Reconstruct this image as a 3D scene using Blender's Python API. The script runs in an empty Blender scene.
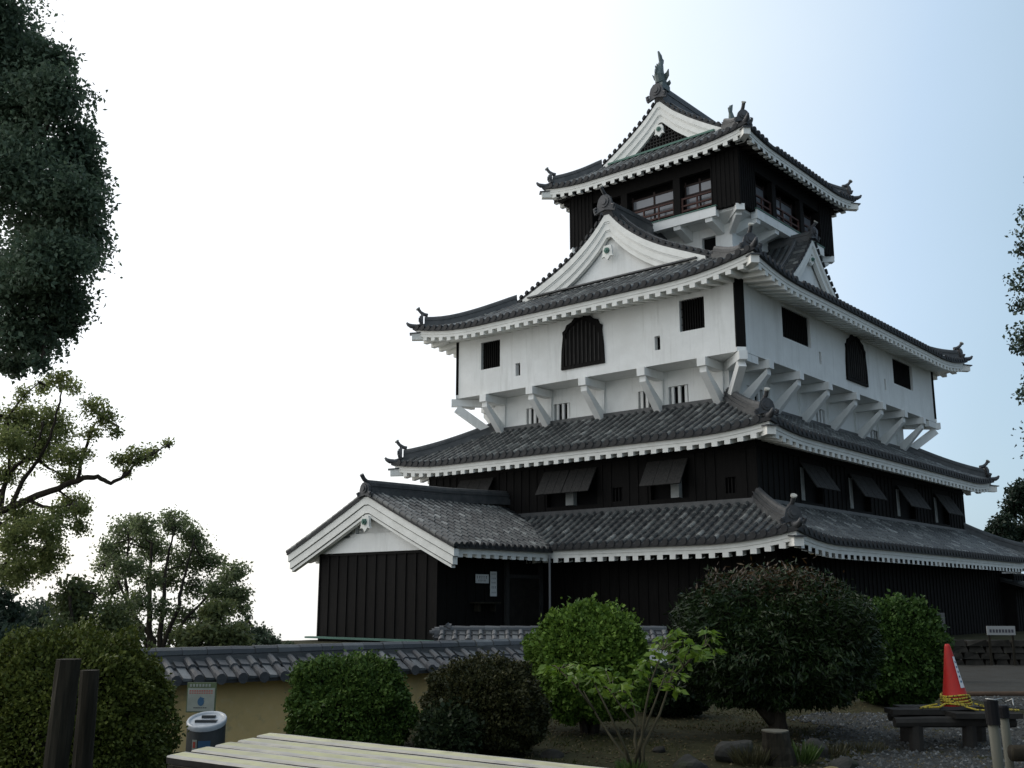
import bpy, math, random
import numpy as np
from mathutils import Vector, Matrix
R = math.radians
SC = bpy.context.scene
COL = SC.collection

# ------------------------------------------------------------------ camera
cam_d = bpy.data.cameras.new('camera'); cam = bpy.data.objects.new('camera', cam_d); COL.objects.link(cam)
F_PX, PITCH, ROLL = 1036.19, 0.206383, 0.001048
EYE = 1.6
cam_d.sensor_fit = 'HORIZONTAL'; cam_d.sensor_width = 36.0; cam_d.lens = 36.0*F_PX/1024
cam_d.clip_start = 0.05; cam_d.clip_end = 4000
cam.location = (0, 0, EYE)
cam.rotation_euler = (Matrix.Rotation(math.pi/2+PITCH, 4, 'X') @ Matrix.Rotation(ROLL, 4, 'Z')).to_euler()
SC.camera = cam

# ------------------------------------------------------------------ sky, sun, exposure
SUN_AZ, SUN_EL = R(-62), R(40)            # azimuth from +Y, negative = to the left
w = bpy.data.worlds.new('World'); SC.world = w; w.use_nodes = True
nt = w.node_tree; nt.nodes.clear()
def wn(t, **k):
    n = nt.nodes.new(t)
    for a, b in k.items(): setattr(n, a, b)
    return n
out = wn('ShaderNodeOutputWorld')
sky = wn('ShaderNodeTexSky', sky_type='NISHITA', sun_disc=False)
sky.sun_elevation = SUN_EL; sky.sun_rotation = SUN_AZ; sky.dust_density = 3.0; sky.altitude = 200
bg1 = wn('ShaderNodeBackground'); bg1.inputs[1].default_value = 0.05
nt.links.new(sky.outputs[0], bg1.inputs[0])
tc = wn('ShaderNodeTexCoord')
dot = wn('ShaderNodeVectorMath', operation='DOT_PRODUCT')
dot.inputs[1].default_value = (-0.95, 0.20, 0.15)      # the cloud deck is brightest to the left, where the sun stands behind it
nt.links.new(tc.outputs['Generated'], dot.inputs[0])
noi = wn('ShaderNodeTexNoise'); noi.inputs['Scale'].default_value = 2.2; noi.inputs['Detail'].default_value = 5
nt.links.new(tc.outputs['Generated'], noi.inputs['Vector'])
mad = wn('ShaderNodeMath', operation='MULTIPLY_ADD'); mad.inputs[1].default_value = 0.10; 
nt.links.new(noi.outputs['Fac'], mad.inputs[0]); nt.links.new(dot.outputs['Value'], mad.inputs[2])
mr = wn('ShaderNodeMapRange'); mr.inputs['From Min'].default_value = -0.95; mr.inputs['From Max'].default_value = 1.05
nt.links.new(mad.outputs[0], mr.inputs['Value'])
ramp = wn('ShaderNodeValToRGB'); nt.links.new(mr.outputs[0], ramp.inputs[0])
cr = ramp.color_ramp
STOPS = [(0.0, (.12, .145, .175)), (0.24, (.27, .34, .41)), (0.36, (.34, .47, .58)), (0.405, (.39, .52, .62)), (0.45, (.48, .61, .74)), (0.54, (.76, .84, .88)), (0.60, (.95, .96, .95)), (1.0, (1.0, 1.0, .99))]
cr.elements[0].position = 0; cr.elements[0].color = (*STOPS[0][1], 1)
cr.elements[1].position = 1; cr.elements[1].color = (*STOPS[-1][1], 1)
for p, c in STOPS[1:-1]:
    e = cr.elements.new(p); e.color = (*c, 1)
bg2 = wn('ShaderNodeBackground'); bg2.inputs[1].default_value = 1.0
nt.links.new(ramp.outputs[0], bg2.inputs[0])
addn = wn('ShaderNodeAddShader')
nt.links.new(bg1.outputs[0], addn.inputs[0]); nt.links.new(bg2.outputs[0], addn.inputs[1])
nt.links.new(addn.outputs[0], out.inputs[0])

sd = bpy.data.lights.new('sun', 'SUN'); sd.energy = 0.8; sd.angle = R(14); sd.color = (1, .96, .9)
so = bpy.data.objects.new('sun', sd); COL.objects.link(so)
sdir = Vector((math.sin(SUN_AZ)*math.cos(SUN_EL), math.cos(SUN_AZ)*math.cos(SUN_EL), math.sin(SUN_EL)))
so.rotation_euler = (-sdir).to_track_quat('-Z', 'Y').to_euler(); so.location = (-30, 20, 40)
SC.view_settings.view_transform = 'Standard'; SC.view_settings.look = 'None'
SC.view_settings.exposure = 0.0; SC.view_settings.gamma = 1.0; SC.view_settings.use_curve_mapping = False

# ------------------------------------------------------------------ helpers
def ray(x, y):
    dx, dy = x-512, 384-y
    c, s = math.cos(PITCH), math.sin(PITCH)
    a, b = dx+ROLL*dy, dy-ROLL*dx
    return a/F_PX, (F_PX*c-b*s)/F_PX, (F_PX*s+b*c)/F_PX
def at(x, y, d):                       # the point at forward distance d seen at (x, y)
    r = ray(x, y); t = d/r[1]
    return np.array([r[0]*t, d, r[2]*t+EYE])

class M:
    def __init__(s): s.v = []; s.f = []; s.m = []; s.uv = []
    def add(s, vs, fs, m=0, uv=(0, 0)):
        o = len(s.v); s.v.extend([tuple(float(q) for q in p) for p in vs])
        for f in fs: s.f.append(tuple(i+o for i in f)); s.m.append(m); s.uv.append(uv)
    def box(s, x0, x1, y0, y1, z0, z1, m=0, uv=(0, 0)):
        s.hexa([(x0,y0,z0),(x1,y0,z0),(x1,y1,z0),(x0,y1,z0),(x0,y0,z1),(x1,y0,z1),(x1,y1,z1),(x0,y1,z1)], m, uv)
    def hexa(s, p, m=0, uv=(0, 0)):
        s.add(p, [(3,2,1,0),(4,5,6,7),(0,1,5,4),(1,2,6,5),(2,3,7,6),(3,0,4,7)], m, uv)
    def prism(s, pts, ext, m=0, uv=(0, 0)):
        n = len(pts); e = np.array(ext, float); P = [np.array(p, float) for p in pts]
        s.add(P+[p+e for p in P], [tuple(range(n))[::-1], tuple(range(n, 2*n))]+[(i, (i+1) % n, n+(i+1) % n, n+i) for i in range(n)], m, uv)
    def beam(s, a, b, w, h, m=0, up=(0, 0, 1), uv=(0, 0)):
        a = np.array(a, float); b = np.array(b, float); d = b-a; d /= np.linalg.norm(d)
        x = np.cross(d, up); x /= max(1e-6, np.linalg.norm(x)); u = np.cross(x, d)
        q = []
        for c in (a, b):
            q += [c-x*w/2-u*h/2, c+x*w/2-u*h/2, c+x*w/2+u*h/2, c-x*w/2+u*h/2]
        s.add(q, [(0,1,2,3)[::-1], (4,5,6,7), (0,1,5,4), (1,2,6,5), (2,3,7,6), (3,0,4,7)], m, uv)
    def tube(s, path, rad, n=8, m=0, uv=(0, 0), cap=True, flat=1.0):
        P = [np.array(p, float) for p in path]; k = len(P)
        if not hasattr(rad, '__len__'): rad = [rad]*k
        vs = []; ref = None
        for i in range(k):
            t = P[min(i+1, k-1)]-P[max(i-1, 0)]; t /= max(1e-9, np.linalg.norm(t))
            if ref is None:
                ref = np.array([1., 0, 0]) if abs(t[0]) < .8 else np.array([0, 1., 0])
            x = ref-t*np.dot(ref, t); x /= max(1e-9, np.linalg.norm(x)); ref = x; y = np.cross(t, x)
            for j in range(n):
                a = 2*math.pi*j/n; vs.append(P[i]+rad[i]*(x*math.cos(a)*flat+y*math.sin(a)))
        fs = [(i*n+j, i*n+(j+1) % n, (i+1)*n+(j+1) % n, (i+1)*n+j) for i in range(k-1) for j in range(n)]
        if cap: fs += [tuple(range(n))[::-1], tuple(range((k-1)*n, k*n))]
        s.add(vs, fs, m, uv)
    def strip(s, rows, m=0, uv=(0, 0)):            # rows: equal-length lists of points -> quad grid
        n = len(rows[0]); vs = [p for r in rows for p in r]
        s.add(vs, [(i*n+j, i*n+j+1, (i+1)*n+j+1, (i+1)*n+j) for i in range(len(rows)-1) for j in range(n-1)], m, uv)
    def build(s, name, mats, parent=None, smooth=False):
        if not s.f: return None
        me = bpy.data.meshes.new(name); me.from_pydata(s.v, [], s.f)
        if not isinstance(mats, (list, tuple)): mats = [mats]
        for q in mats: me.materials.append(q)
        me.polygons.foreach_set('material_index', s.m)
        if smooth: me.polygons.foreach_set('use_smooth', [True]*len(s.f))
        uvl = me.uv_layers.new(name='UVMap'); arr = []
        for f, u in zip(s.f, s.uv): arr += [u[0], u[1]]*len(f)
        uvl.data.foreach_set('uv', arr)
        me.update()
        o = bpy.data.objects.new(name, me); COL.objects.link(o)
        if parent: o.parent = parent
        return o

def tag(o, label=None, cat=None, group=None, kind=None):
    if label: o['label'] = label
    if cat: o['category'] = cat
    if group: o['group'] = group
    if kind: o['kind'] = kind
    return o
def thing(name, label, cat, loc=(0, 0, 0), rz=0, group=None):
    o = bpy.data.objects.new(name, None); COL.objects.link(o); o.location = loc; o.rotation_euler = (0, 0, rz)
    o.empty_display_size = .3
    return tag(o, label, cat, group)

# ------------------------------------------------------------------ materials
def mat(name, base, rough=.7, spec=.3, noise=None, bump=None, metal=0.0, rnd=None, trans=0.0, stains=None, coord='Object'):
    """base colour, with noise=(scale, colour2, amount), bump=(scale, strength, dist), rnd=[(pos,colour)..] a ramp read by the per-piece id"""
    m = bpy.data.materials.new(name); m.use_nodes = True; t = m.node_tree; N = t.nodes; L = t.links
    b = N['Principled BSDF']; b.inputs['Roughness'].default_value = rough; b.inputs['Metallic'].default_value = metal
    b.inputs['Specular IOR Level'].default_value = spec
    b.inputs['Base Color'].default_value = (*base, 1)
    tcn = N.new('ShaderNodeTexCoord'); col = None
    if rnd:
        uv = N.new('ShaderNodeUVMap'); wn_ = N.new('ShaderNodeTexWhiteNoise'); wn_.noise_dimensions = '2D'
        L.new(uv.outputs[0], wn_.inputs['Vector']); rp = N.new('ShaderNodeValToRGB'); L.new(wn_.outputs['Value'], rp.inputs[0])
        e = rp.color_ramp.elements
        e[0].position = rnd[0][0]; e[0].color = (*rnd[0][1], 1); e[1].position = rnd[-1][0]; e[1].color = (*rnd[-1][1], 1)
        for p, c in rnd[1:-1]:
            q = e.new(p); q.color = (*c, 1)
        col = rp.outputs[0]
    for nz in ([noise] if noise else [])+(stains or []):
        n = N.new('ShaderNodeTexNoise'); n.inputs['Scale'].default_value = nz[0]; n.inputs['Detail'].default_value = 6; n.inputs['Roughness'].default_value = .65
        src = tcn.outputs[coord]
        if len(nz) > 4:
            mp = N.new('ShaderNodeMapping'); mp.inputs['Scale'].default_value = nz[4]; L.new(src, mp.inputs[0]); src = mp.outputs[0]
        L.new(src, n.inputs['Vector'])
        lo, hi = nz[3] if len(nz) > 3 and nz[3] else (.35, .65)
        r = N.new('ShaderNodeMapRange'); r.inputs['From Min'].default_value = lo; r.inputs['From Max'].default_value = hi; r.inputs['To Max'].default_value = nz[2]
        L.new(n.outputs['Fac'], r.inputs['Value'])
        mx = N.new('ShaderNodeMix'); mx.data_type = 'RGBA'; mx.inputs[7].default_value = (*nz[1], 1)
        if col is not None: L.new(col, mx.inputs[6])
        else: mx.inputs[6].default_value = (*base, 1)
        L.new(r.outputs[0], mx.inputs[0]); col = mx.outputs[2]
    if col is not None: L.new(col, b.inputs['Base Color'])
    if bump:
        n = N.new('ShaderNodeTexNoise'); n.inputs['Scale'].default_value = bump[0]; n.inputs['Detail'].default_value = 5
        src = tcn.outputs[coord]
        if len(bump) > 3:
            mp = N.new('ShaderNodeMapping'); mp.inputs['Scale'].default_value = bump[3]; L.new(src, mp.inputs[0]); src = mp.outputs[0]
        L.new(src, n.inputs['Vector'])
        bm = N.new('ShaderNodeBump'); bm.inputs['Strength'].default_value = bump[1]; bm.inputs['Distance'].default_value = bump[2]
        L.new(n.outputs['Fac'], bm.inputs['Height']); L.new(bm.outputs[0], b.inputs['Normal'])
    if trans:
        tr = N.new('ShaderNodeBsdfTranslucent'); ms = N.new('ShaderNodeMixShader'); ms.inputs[0].default_value = trans
        if col is not None: L.new(col, tr.inputs[0])
        else: tr.inputs[0].default_value = (*base, 1)
        L.new(b.outputs[0], ms.inputs[1]); L.new(tr.outputs[0], ms.inputs[2])
        L.new(ms.outputs[0], N['Material Output'].inputs[0])
    return m

PLASTER = mat('plaster', (.82, .83, .81), .85, .2, (1.3, (.70, .71, .69), .55), (7, .25, .02), stains=[(.9, (.42, .42, .39), .5, (.56, .78), (1.2, 1.2, .16)), (2.2, (.50, .505, .47), .45, (.58, .72), (2.4, 2.4, .13)), (.35, (.68, .68, .65), .5, (.45, .65))])
PLASTER_WARM = mat('plaster_eave', (.80, .80, .76), .85, .2, (2.0, (.63, .63, .59), .6), (7, .2, .02))
TILE = mat('roof_tile', (.07, .075, .08), .42, .5, (3.0, (.035, .037, .04), .6), (20, .3, .01),
           rnd=[(0, (.032, .035, .036)), (.35, (.054, .060, .060)), (.66, (.092, .10, .098)), (.86, (.14, .15, .143)), (1, (.32, .335, .32))])
PAN = mat('roof_pan_tile', (.026, .028, .031), .55, .35, (2.4, (.045, .046, .045), .7), (16, .3, .01), stains=[(5, (.095, .10, .09), .5, (.58, .75))])  # base darkened: shade of the channels between tile rows is painted in
RIDGE = mat('ridge_tile', (.042, .046, .048), .5, .45, (2.2, (.10, .10, .10), .7), (14, .35, .012))
RIDGE_DARK = mat('ridge_ornament', (.035, .037, .042), .5, .45, (3, (.075, .078, .08), .7), (12, .4, .015))
JAMBM = mat('shaded_plaster', (.33, .34, .33), .9, .15, (3, (.20, .21, .20), .7))  # greyer copy of the plaster, with the shade under the shutters painted in
TILE_END = mat('tile_end', (.017, .018, .020), .6, .25, (5, (.034, .036, .037), .7))
PALE_END = mat('pale_tile_end', (.42, .42, .38), .8, .2, (6, (.25, .25, .22), .6))
BLACKWOOD = mat('black_timber', (.0042, .004, .0038), .75, .12, (3, (.010, .009, .0085), .8, None, (6, 6, .5)), (20, .25, .006, (4, 4, .4)), stains=[(2.3, (.034, .033, .031), .35, (.64, .84), (9, 9, .35))])
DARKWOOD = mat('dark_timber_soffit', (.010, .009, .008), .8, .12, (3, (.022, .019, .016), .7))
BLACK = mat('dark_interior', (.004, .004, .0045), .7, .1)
GREYSHUT = mat('weathered_shutter', (.020, .020, .0195), .75, .15, (2.5, (.052, .05, .047), .7, None, (8, 8, .8)), (15, .3, .006, (5, 5, .5)))
REDWOOD = mat('red_railing', (.075, .036, .030), .7, .25, (4, (.05, .028, .024), .7))
DARKRED = mat('dark_window_frame', (.030, .020, .018), .7, .2)
GLASS = mat('window_glass', (.17, .18, .195), .14, .7)  # pale base colour stands in for the reflected sky
COPPER = mat('green_copper', (.07, .17, .13), .6, .4, (4, (.05, .10, .085), .6))
BRONZE = mat('fish_bronze', (.06, .085, .085), .5, .5, (7, (.14, .18, .17), .7), (18, .5, .02))
PIPE = mat('grey_pipe', (.16, .165, .17), .5, .4)
PAPER = mat('paper', (.62, .63, .62), .7, .2)
INK = mat('ink', (.05, .05, .06), .7, .2)
OCHRE = mat('ochre_plaster', (.76, .55, .25), .9, .15, (1.6, (.62, .46, .21), .8), (12, .4, .015), stains=[(1.3, (.26, .22, .13), .6, (.54, .76), (1, 1, .35)), (4, (.30, .26, .16), .5, (.56, .7)), (9, (.70, .58, .34), .4, (.55, .7))])
WOODPALE = mat('pale_planks', (.44, .41, .29), .6, .3, (2.5, (.30, .28, .19), .8, None, (1, 1, 1)), (9, .4, .004), rnd=[(0, (.40, .40, .20)), (.5, (.46, .45, .25)), (1, (.52, .50, .30))], stains=[(6, (.20, .20, .10), .55, (.54, .75)), (2.2, (.36, .35, .27), .6, (.5, .7), (1, 1, 1))])
PLANKEDGE = mat('sky_sheen_plank_edge', (.42, .395, .33), .6, .35, (7, (.27, .265, .26), .7), (9, .4, .004))  # edge with less moss; sky reflection painted into its paler tone
WOODDARK = mat('weathered_post', (.012, .011, .008), .9, .12, (4, (.042, .037, .027), .7, None, (5, 5, .4)), (12, .6, .01, (6, 6, .5)))
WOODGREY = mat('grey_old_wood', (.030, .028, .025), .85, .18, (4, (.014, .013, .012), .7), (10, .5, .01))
BARK = mat('bark', (.06, .05, .038), .9, .15, (5, (.025, .02, .016), .8, None, (3, 3, .6)), (14, .6, .02, (4, 4, .8)))
BARKPALE = mat('pale_bark', (.085, .075, .045), .85, .2, (6, (.04, .036, .022), .8))
ROCK = mat('rock', (.042, .041, .037), .9, .2, (2.5, (.018, .019, .015), .8), (6, .7, .04), stains=[(3, (.03, .042, .017), .6, (.52, .68))])
STONEWALL = mat('stone', (.034, .032, .028), .95, .12, (3, (.014, .014, .012), .8), (6, .6, .03))
def leafmat(name, cols, trans=.25, rough=.5, spec=.35):
    return mat(name, cols[0][1], rough, spec, rnd=cols, trans=trans)

# ------------------------------------------------------------------ the castle, in its own frame (u along the front, v into the depth, z up)
TH = -0.708038; CX, CY = 10.55312, 54.36926
castle = thing('castle_keep', 'tall white and black multi storey castle with tiled roofs and bronze fish on its ridge', 'castle', (CX, CY, 0), TH)
def toB(X, Y):
    c, s = math.cos(TH), math.sin(TH); a, b = X-CX, Y-CY
    return a*c+b*s, -a*s+b*c
A0, B0 = 8.0, 11.3194
A5, B5 = 5.13486, 5.37217

SIDES = ('front', 'right', 'back', 'left')
def mapper(side, ae, be):
    if side == 'front': return (lambda s, d, z: (s, -(be-d), z)), ae
    if side == 'right': return (lambda s, d, z: (ae-d, s, z)), be
    if side == 'back': return (lambda s, d, z: (-s, be-d, z)), ae
    return (lambda s, d, z: (-(ae-d), -s, z)), be

PITCHR = .40
kid = [0]; JR = random.Random(77)
def roll(mesh, fn, d0, d1, r=.112, tl=.36, n=6, m=0, disc=True):
    """a row of round tiles from the eave (d0) up to d1; fn(d, off, h) -> point, off across the row, h above the surface"""
    kid[0] += 1; k = kid[0]
    nt_ = max(1, int(round((d1-d0)/tl))); st = (d1-d0)/nt_
    wob = JR.uniform(-.010, .010)
    for j in range(nt_):
        a = d0+j*st; b = a+st+.02; jo, jh = wob+JR.uniform(-.007, .007), JR.uniform(-.004, .008)
        vs = []
        for d, rr, hh in ((a, r, .014), (b, r*.86, 0)):
            for i in range(n):
                t = math.pi*i/(n-1); vs.append(fn(d, rr*math.cos(t)+jo, hh+jh+rr*math.sin(t)*.95))
        mesh.add(vs, [(i, i+1, n+i+1, n+i) for i in range(n-1)]+[tuple(range(n))[::-1]], m, (k*.731+.01, j*1.317+.01))
    if disc:
        q = [fn(d0-.03, r*1.12*math.cos(2*math.pi*i/10), .035+r*1.12*math.sin(2*math.pi*i/10)) for i in range(10)]
        q2 = [fn(d0+.06, r*1.12*math.cos(2*math.pi*i/10), .035+r*1.12*math.sin(2*math.pi*i/10)) for i in range(10)]
        mesh.add(q+q2, [tuple(range(10))]+[(i, 10+i, 10+(i+1) % 10, (i+1) % 10) for i in range(10)], 2, (k*.731+.5, .3))

def roof_side(mesh, side, ae, be, surf, D, smax, dmax, rolls=True, d0=-.14):
    mp, half = mapper(side, ae, be)
    # pan tiles in stepped courses
    d = d0; prev = None
    ncol = max(8, int(2*half/.8))
    while d < D-1e-6:
        e = min(D, d+.33)
        sa, sb = smax(d), smax(e)
        ra = [mp(t*sa, d, surf(t*sa, d, half)+.035) for t in np.linspace(-1, 1, ncol)]
        rb = [mp(t*sb, e, surf(t*sb, e, half)) for t in np.linspace(-1, 1, ncol)]
        mesh.strip([ra, rb], 1)
        if prev: mesh.strip([prev, ra], 1)
        else:
            low = [(p[0], p[1], p[2]-.15) for p in ra]
            mesh.strip([low, ra], 2)
            inn = [mp(t*sa, .02, surf(t*sa, d, half)-.115) for t in np.linspace(-1, 1, ncol)]
            mesh.strip([inn, low], 2)
        prev = rb; d = e
    if not rolls: return
    n = int((half-.1)/PITCHR)
    for i in range(-n, n+1):
        s = i*PITCHR; dm = dmax(s)
        if dm-d0 < .3: continue
        roll(mesh, (lambda dd, o, h, s=s: mp(s+o, dd, surf(s, dd, half)+.02+h)), d0, dm)

def eave(parent, ae, be, z0, lift, lw, Dw, dark, sides=SIDES, name='plastered_eave', rise=.35, hf=.35, spans=None):
    """white fascia with a row of plastered rafter ends under it, and the soffit up to the wall"""
    me = M()
    for side in sides:
        mp, half = mapper(side, ae, be)
        zz = lambda s: z0+lift*max(0, (abs(s)-(half-lw))/lw)**2
        S = np.linspace(-half, half, max(12, int(half*3)))
        cl = lambda s, d: math.copysign(min(abs(s), half-d), s)
        me.strip([[mp(s, 0, zz(s)) for s in S], [mp(s, 0, zz(s)-hf*.62) for s in S], [mp(s, .03, zz(s)-hf*.62) for s in S], [mp(s, .03, zz(s)-hf) for s in S], [mp(cl(s, .16), .16, zz(s)-hf) for s in S]], 0)
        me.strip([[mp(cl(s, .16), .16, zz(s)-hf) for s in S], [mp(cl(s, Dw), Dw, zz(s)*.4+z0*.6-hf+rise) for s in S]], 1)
        n = int((half-.5)/.55)
        for i in range(-n, n+1):
            s = i*.55
            dd = min(Dw, half-abs(s)-.02)
            if dd < .3: continue
            a = zz(s)-hf; b = a+(z0*.6+zz(s)*.4-zz(s)+rise)*dd/Dw
            w_ = .125; h = .17
            p = [mp(s-w_, .035, a-h), mp(s+w_, .035, a-h), mp(s+w_, dd, b-h), mp(s-w_, dd, b-h), mp(s-w_, .035, a+.01), mp(s+w_, .035, a+.01), mp(s+w_, dd, b+.03), mp(s-w_, dd, b+.03)]
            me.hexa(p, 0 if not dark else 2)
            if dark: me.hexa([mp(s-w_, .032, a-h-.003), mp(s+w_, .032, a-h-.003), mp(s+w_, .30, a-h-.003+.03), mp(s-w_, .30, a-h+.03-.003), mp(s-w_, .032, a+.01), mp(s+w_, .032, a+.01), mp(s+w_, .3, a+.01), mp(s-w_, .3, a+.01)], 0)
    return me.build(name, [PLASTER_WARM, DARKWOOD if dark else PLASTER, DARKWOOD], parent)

def ridge_sweep(me, path, perp, wd=.32, h=.42, m=0):
    """stacked ridge tiles along path (points on the roof surface); perp is the horizontal unit vector across"""
    P = [np.array(p, float) for p in path]; x = np.array(perp, float); z = np.array([0, 0, 1.])
    prof = [(-wd/2-.05, -.1), (-wd/2-.05, h*.28), (-wd/2, h*.28), (-wd/2, h*.52), (-wd/2-.03, h*.52), (-wd/2-.03, h*.60), (-wd/2+.05, h*.60), (-wd/2+.05, h*.78),
            (-.11, h*.80), (-.08, h*.95), (0, h), (.08, h*.95), (.11, h*.80),
            (wd/2-.05, h*.78), (wd/2-.05, h*.60), (wd/2+.03, h*.60), (wd/2+.03, h*.52), (wd/2, h*.52), (wd/2, h*.28), (wd/2+.05, h*.28), (wd/2+.05, -.1)]
    rows = [[p+x*a+z*b for a, b in prof] for p in P]
    me.strip(rows, m)
    n = len(prof)
    me.add(rows[0], [tuple(range(n))], m); me.add(rows[-1], [tuple(range(n))[::-1]], m)

def demon_tile(parent, pos, out, size=.62, horn=.6, name='ridge_end_tile', pale=True):
    """onigawara: a horned plate facing out, with a round boss and the round tile that rises over it"""
    o = np.array([out[0], out[1], 0.]); o /= np.linalg.norm(o); x = np.array([-o[1], o[0], 0.]); z = np.array([0, 0, 1.]); p = np.array(pos, float)
    me = M(); s = size
    shape = [(-.62, -.22), (-.70, .02), (-.55, .10), (-.46, .02), (-.44, .30), (-.36, .55), (-.20, .72), (0, .78), (.20, .72), (.36, .55), (.44, .30), (.46, .02), (.55, .10), (.70, .02), (.62, -.22), (.3, -.12), (0, -.05), (-.3, -.12)]
    me.prism([p+x*a*s+z*b*s-o*.02 for a, b in shape], o*.13)
    for rr, dd in ((.30, .17), (.17, .22)):
        me.prism([p+x*rr*s*math.cos(t)+z*(.36*s+rr*s*math.sin(t)) for t in np.linspace(0, 2*math.pi, 12, endpoint=False)], o*dd)
    for sx in (-1, 1):
        me.tube([p+x*sx*.52*s+z*(-.08*s)+o*.1, p+x*sx*.60*s+z*.08*s+o*.13, p+x*sx*.47*s+z*.14*s+o*.12], [.09*s, .10*s, .05*s], 6)
    b = p+z*(.70*s)-o*.25
    e = b+o*horn*.95+z*horn*.62
    me.tube([b, b+o*horn*.35+z*horn*.08, b+o*horn*.70+z*horn*.30, e], [.10, .095, .085, .085], 8)
    if pale:
        d = (e-(b+o*horn*.70+z*horn*.30)); d /= np.linalg.norm(d)
        me.tube([e-d*.01, e+d*.05], [.115, .115], 10, m=1)
    return me.build(name, [RIDGE_DARK, PALE_END], parent)

def corner_bits(parent, ae, be, surf, D, ztop, lift, z0):
    """hip ridges, end tiles, upturned corner tips and corner beams on the four corners"""
    for su, sv in ((1, -1), (1, 1), (-1, -1), (-1, 1)):
        half = ae
        out = np.array([su, sv, 0.])/math.sqrt(2); perp = (-sv/math.sqrt(2), su/math.sqrt(2), 0)
        P = []
        for d in np.linspace(.28, D, 12):
            P.append((su*(ae-d), sv*(be-d), surf(half-d, d, half)+.03))
        me = M(); ridge_sweep(me, P, perp, .36, .52)
        me.build('hip_ridge', RIDGE, parent)
        e = P[0]; demon_tile(parent, (e[0]+out[0]*.08, e[1]+out[1]*.08, e[2]+.12), out, .68, .52)
        me = M()
        zc = surf(half, -.1, half)
        c = np.array([su*ae, sv*be, 0.])
        me.tube([c-out*.9+np.array([0, 0, surf(half-.64, .64, half)+.08]), c+np.array([0, 0, zc+.06]), c+out*.28+np.array([0, 0, zc+.09]), c+out*.42+np.array([0, 0, zc+.16]), c+out*.50+np.array([0, 0, zc+.26])], [.13, .13, .12, .09, .05], 8)
        me.build('corner_tip_tile', RIDGE_DARK, parent, True)
        me = M(); zl = z0+lift
        a = c-out*1.1+np.array([0, 0, zl-.36]); b = c+out*.22+np.array([0, 0, zl-.40])
        me.beam(a, b, .34, .34)
        me.beam(c-out*.55+np.array([0, 0, zl-.17]), c+out*.34+np.array([0, 0, zl-.25]), .46, .05, 1)
        t = c+out*.22+np.array([0, 0, zl-.40]); x = np.array(perp)
        me.build('corner_beam', [PLASTER_WARM, RIDGE_DARK], parent)

def mk_surf(z0, P, lift, lw, Dl):
    def f(s, d, half):
        t = max(0, (abs(s)-(half-lw))/lw)
        return z0+.13+P(d)+lift*t*t*max(0, 1-max(0, d)/Dl)
    return f

# ---- the two skirt roofs
def skirt_roof(ae, be, z0, lift, lw, D, P, dark, Dw, rise=.35):
    sf = mk_surf(z0, P, lift, lw, D)
    me = M()
    for side in SIDES:
        half = ae if side in ('front', 'back') else be
        roof_side(me, side, ae, be, sf, D, (lambda d, h=half: h-d), (lambda s, h=half: min(D, h-abs(s))), rolls=side in ('front', 'right', 'left'))
    ro = me.build('tiled_skirt_roof', [TILE, PAN, TILE_END], castle)
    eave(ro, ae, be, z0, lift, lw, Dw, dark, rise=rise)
    corner_bits(ro, ae, be, sf, D+.1, 0, lift, z0)
    fl = M()            # low course of tiles where the roof meets the wall above
    ai, bi = ae-D, be-D; zt = sf(0, D, 99)
    for (x0, x1, y0, y1) in ((-ai-.16, ai+.16, -bi-.16, -bi+.02), (-ai-.16, ai+.16, bi-.02, bi+.16), (ai-.02, ai+.16, -bi+.022, bi-.022), (-ai-.16, -ai+.02, -bi+.022, bi-.022)):
        fl.box(x0, x1, y0, y1, zt-.25, zt+.14)
    fl.build('wall_ridge_course', RIDGE, ro)
    return ro
skirt_roof(A0+3.56, B0+3.5, 3.64, .36, 3.6, 2.74, lambda d: .50*d+.0235*d*d, True, 1.45, rise=.45)
skirt_roof(A0+2.034, B0+2.034, 7.88, .28, 3.4, 3.43, lambda d: .47*d+.0175*d*d, False, 1.22, rise=.3)

# ---- hip and gable roofs
def pw(knots):
    X = [k[0] for k in knots]; Y = [k[1] for k in knots]
    xs = np.linspace(0, X[-1], 160); ys = np.interp(xs, X, Y)
    for _ in range(60): ys[1:-1] = (ys[:-2]+2*ys[1:-1]+ys[2:])/4
    e = (Y[-1]-Y[-2])/(X[-1]-X[-2])
    return lambda d: .40*d if d <= 0 else float(np.interp(d, xs, ys))+max(0, d-X[-1])*e
P3 = pw([(0, 0), (1, .37), (2, .90), (3.6, 1.80), (4.9, 2.36), (6.39, 3.02), (7.39, 3.58), (8.39, 4.33), (8.89, 4.80), (9.39, 5.42)])
P4 = pw([(0, 0), (.8, .48), (1.5, .95), (2.2, 1.50), (3.17, 2.06), (4.2, 2.72), (5.25, 3.50), (6.07, 4.32)])

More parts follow.
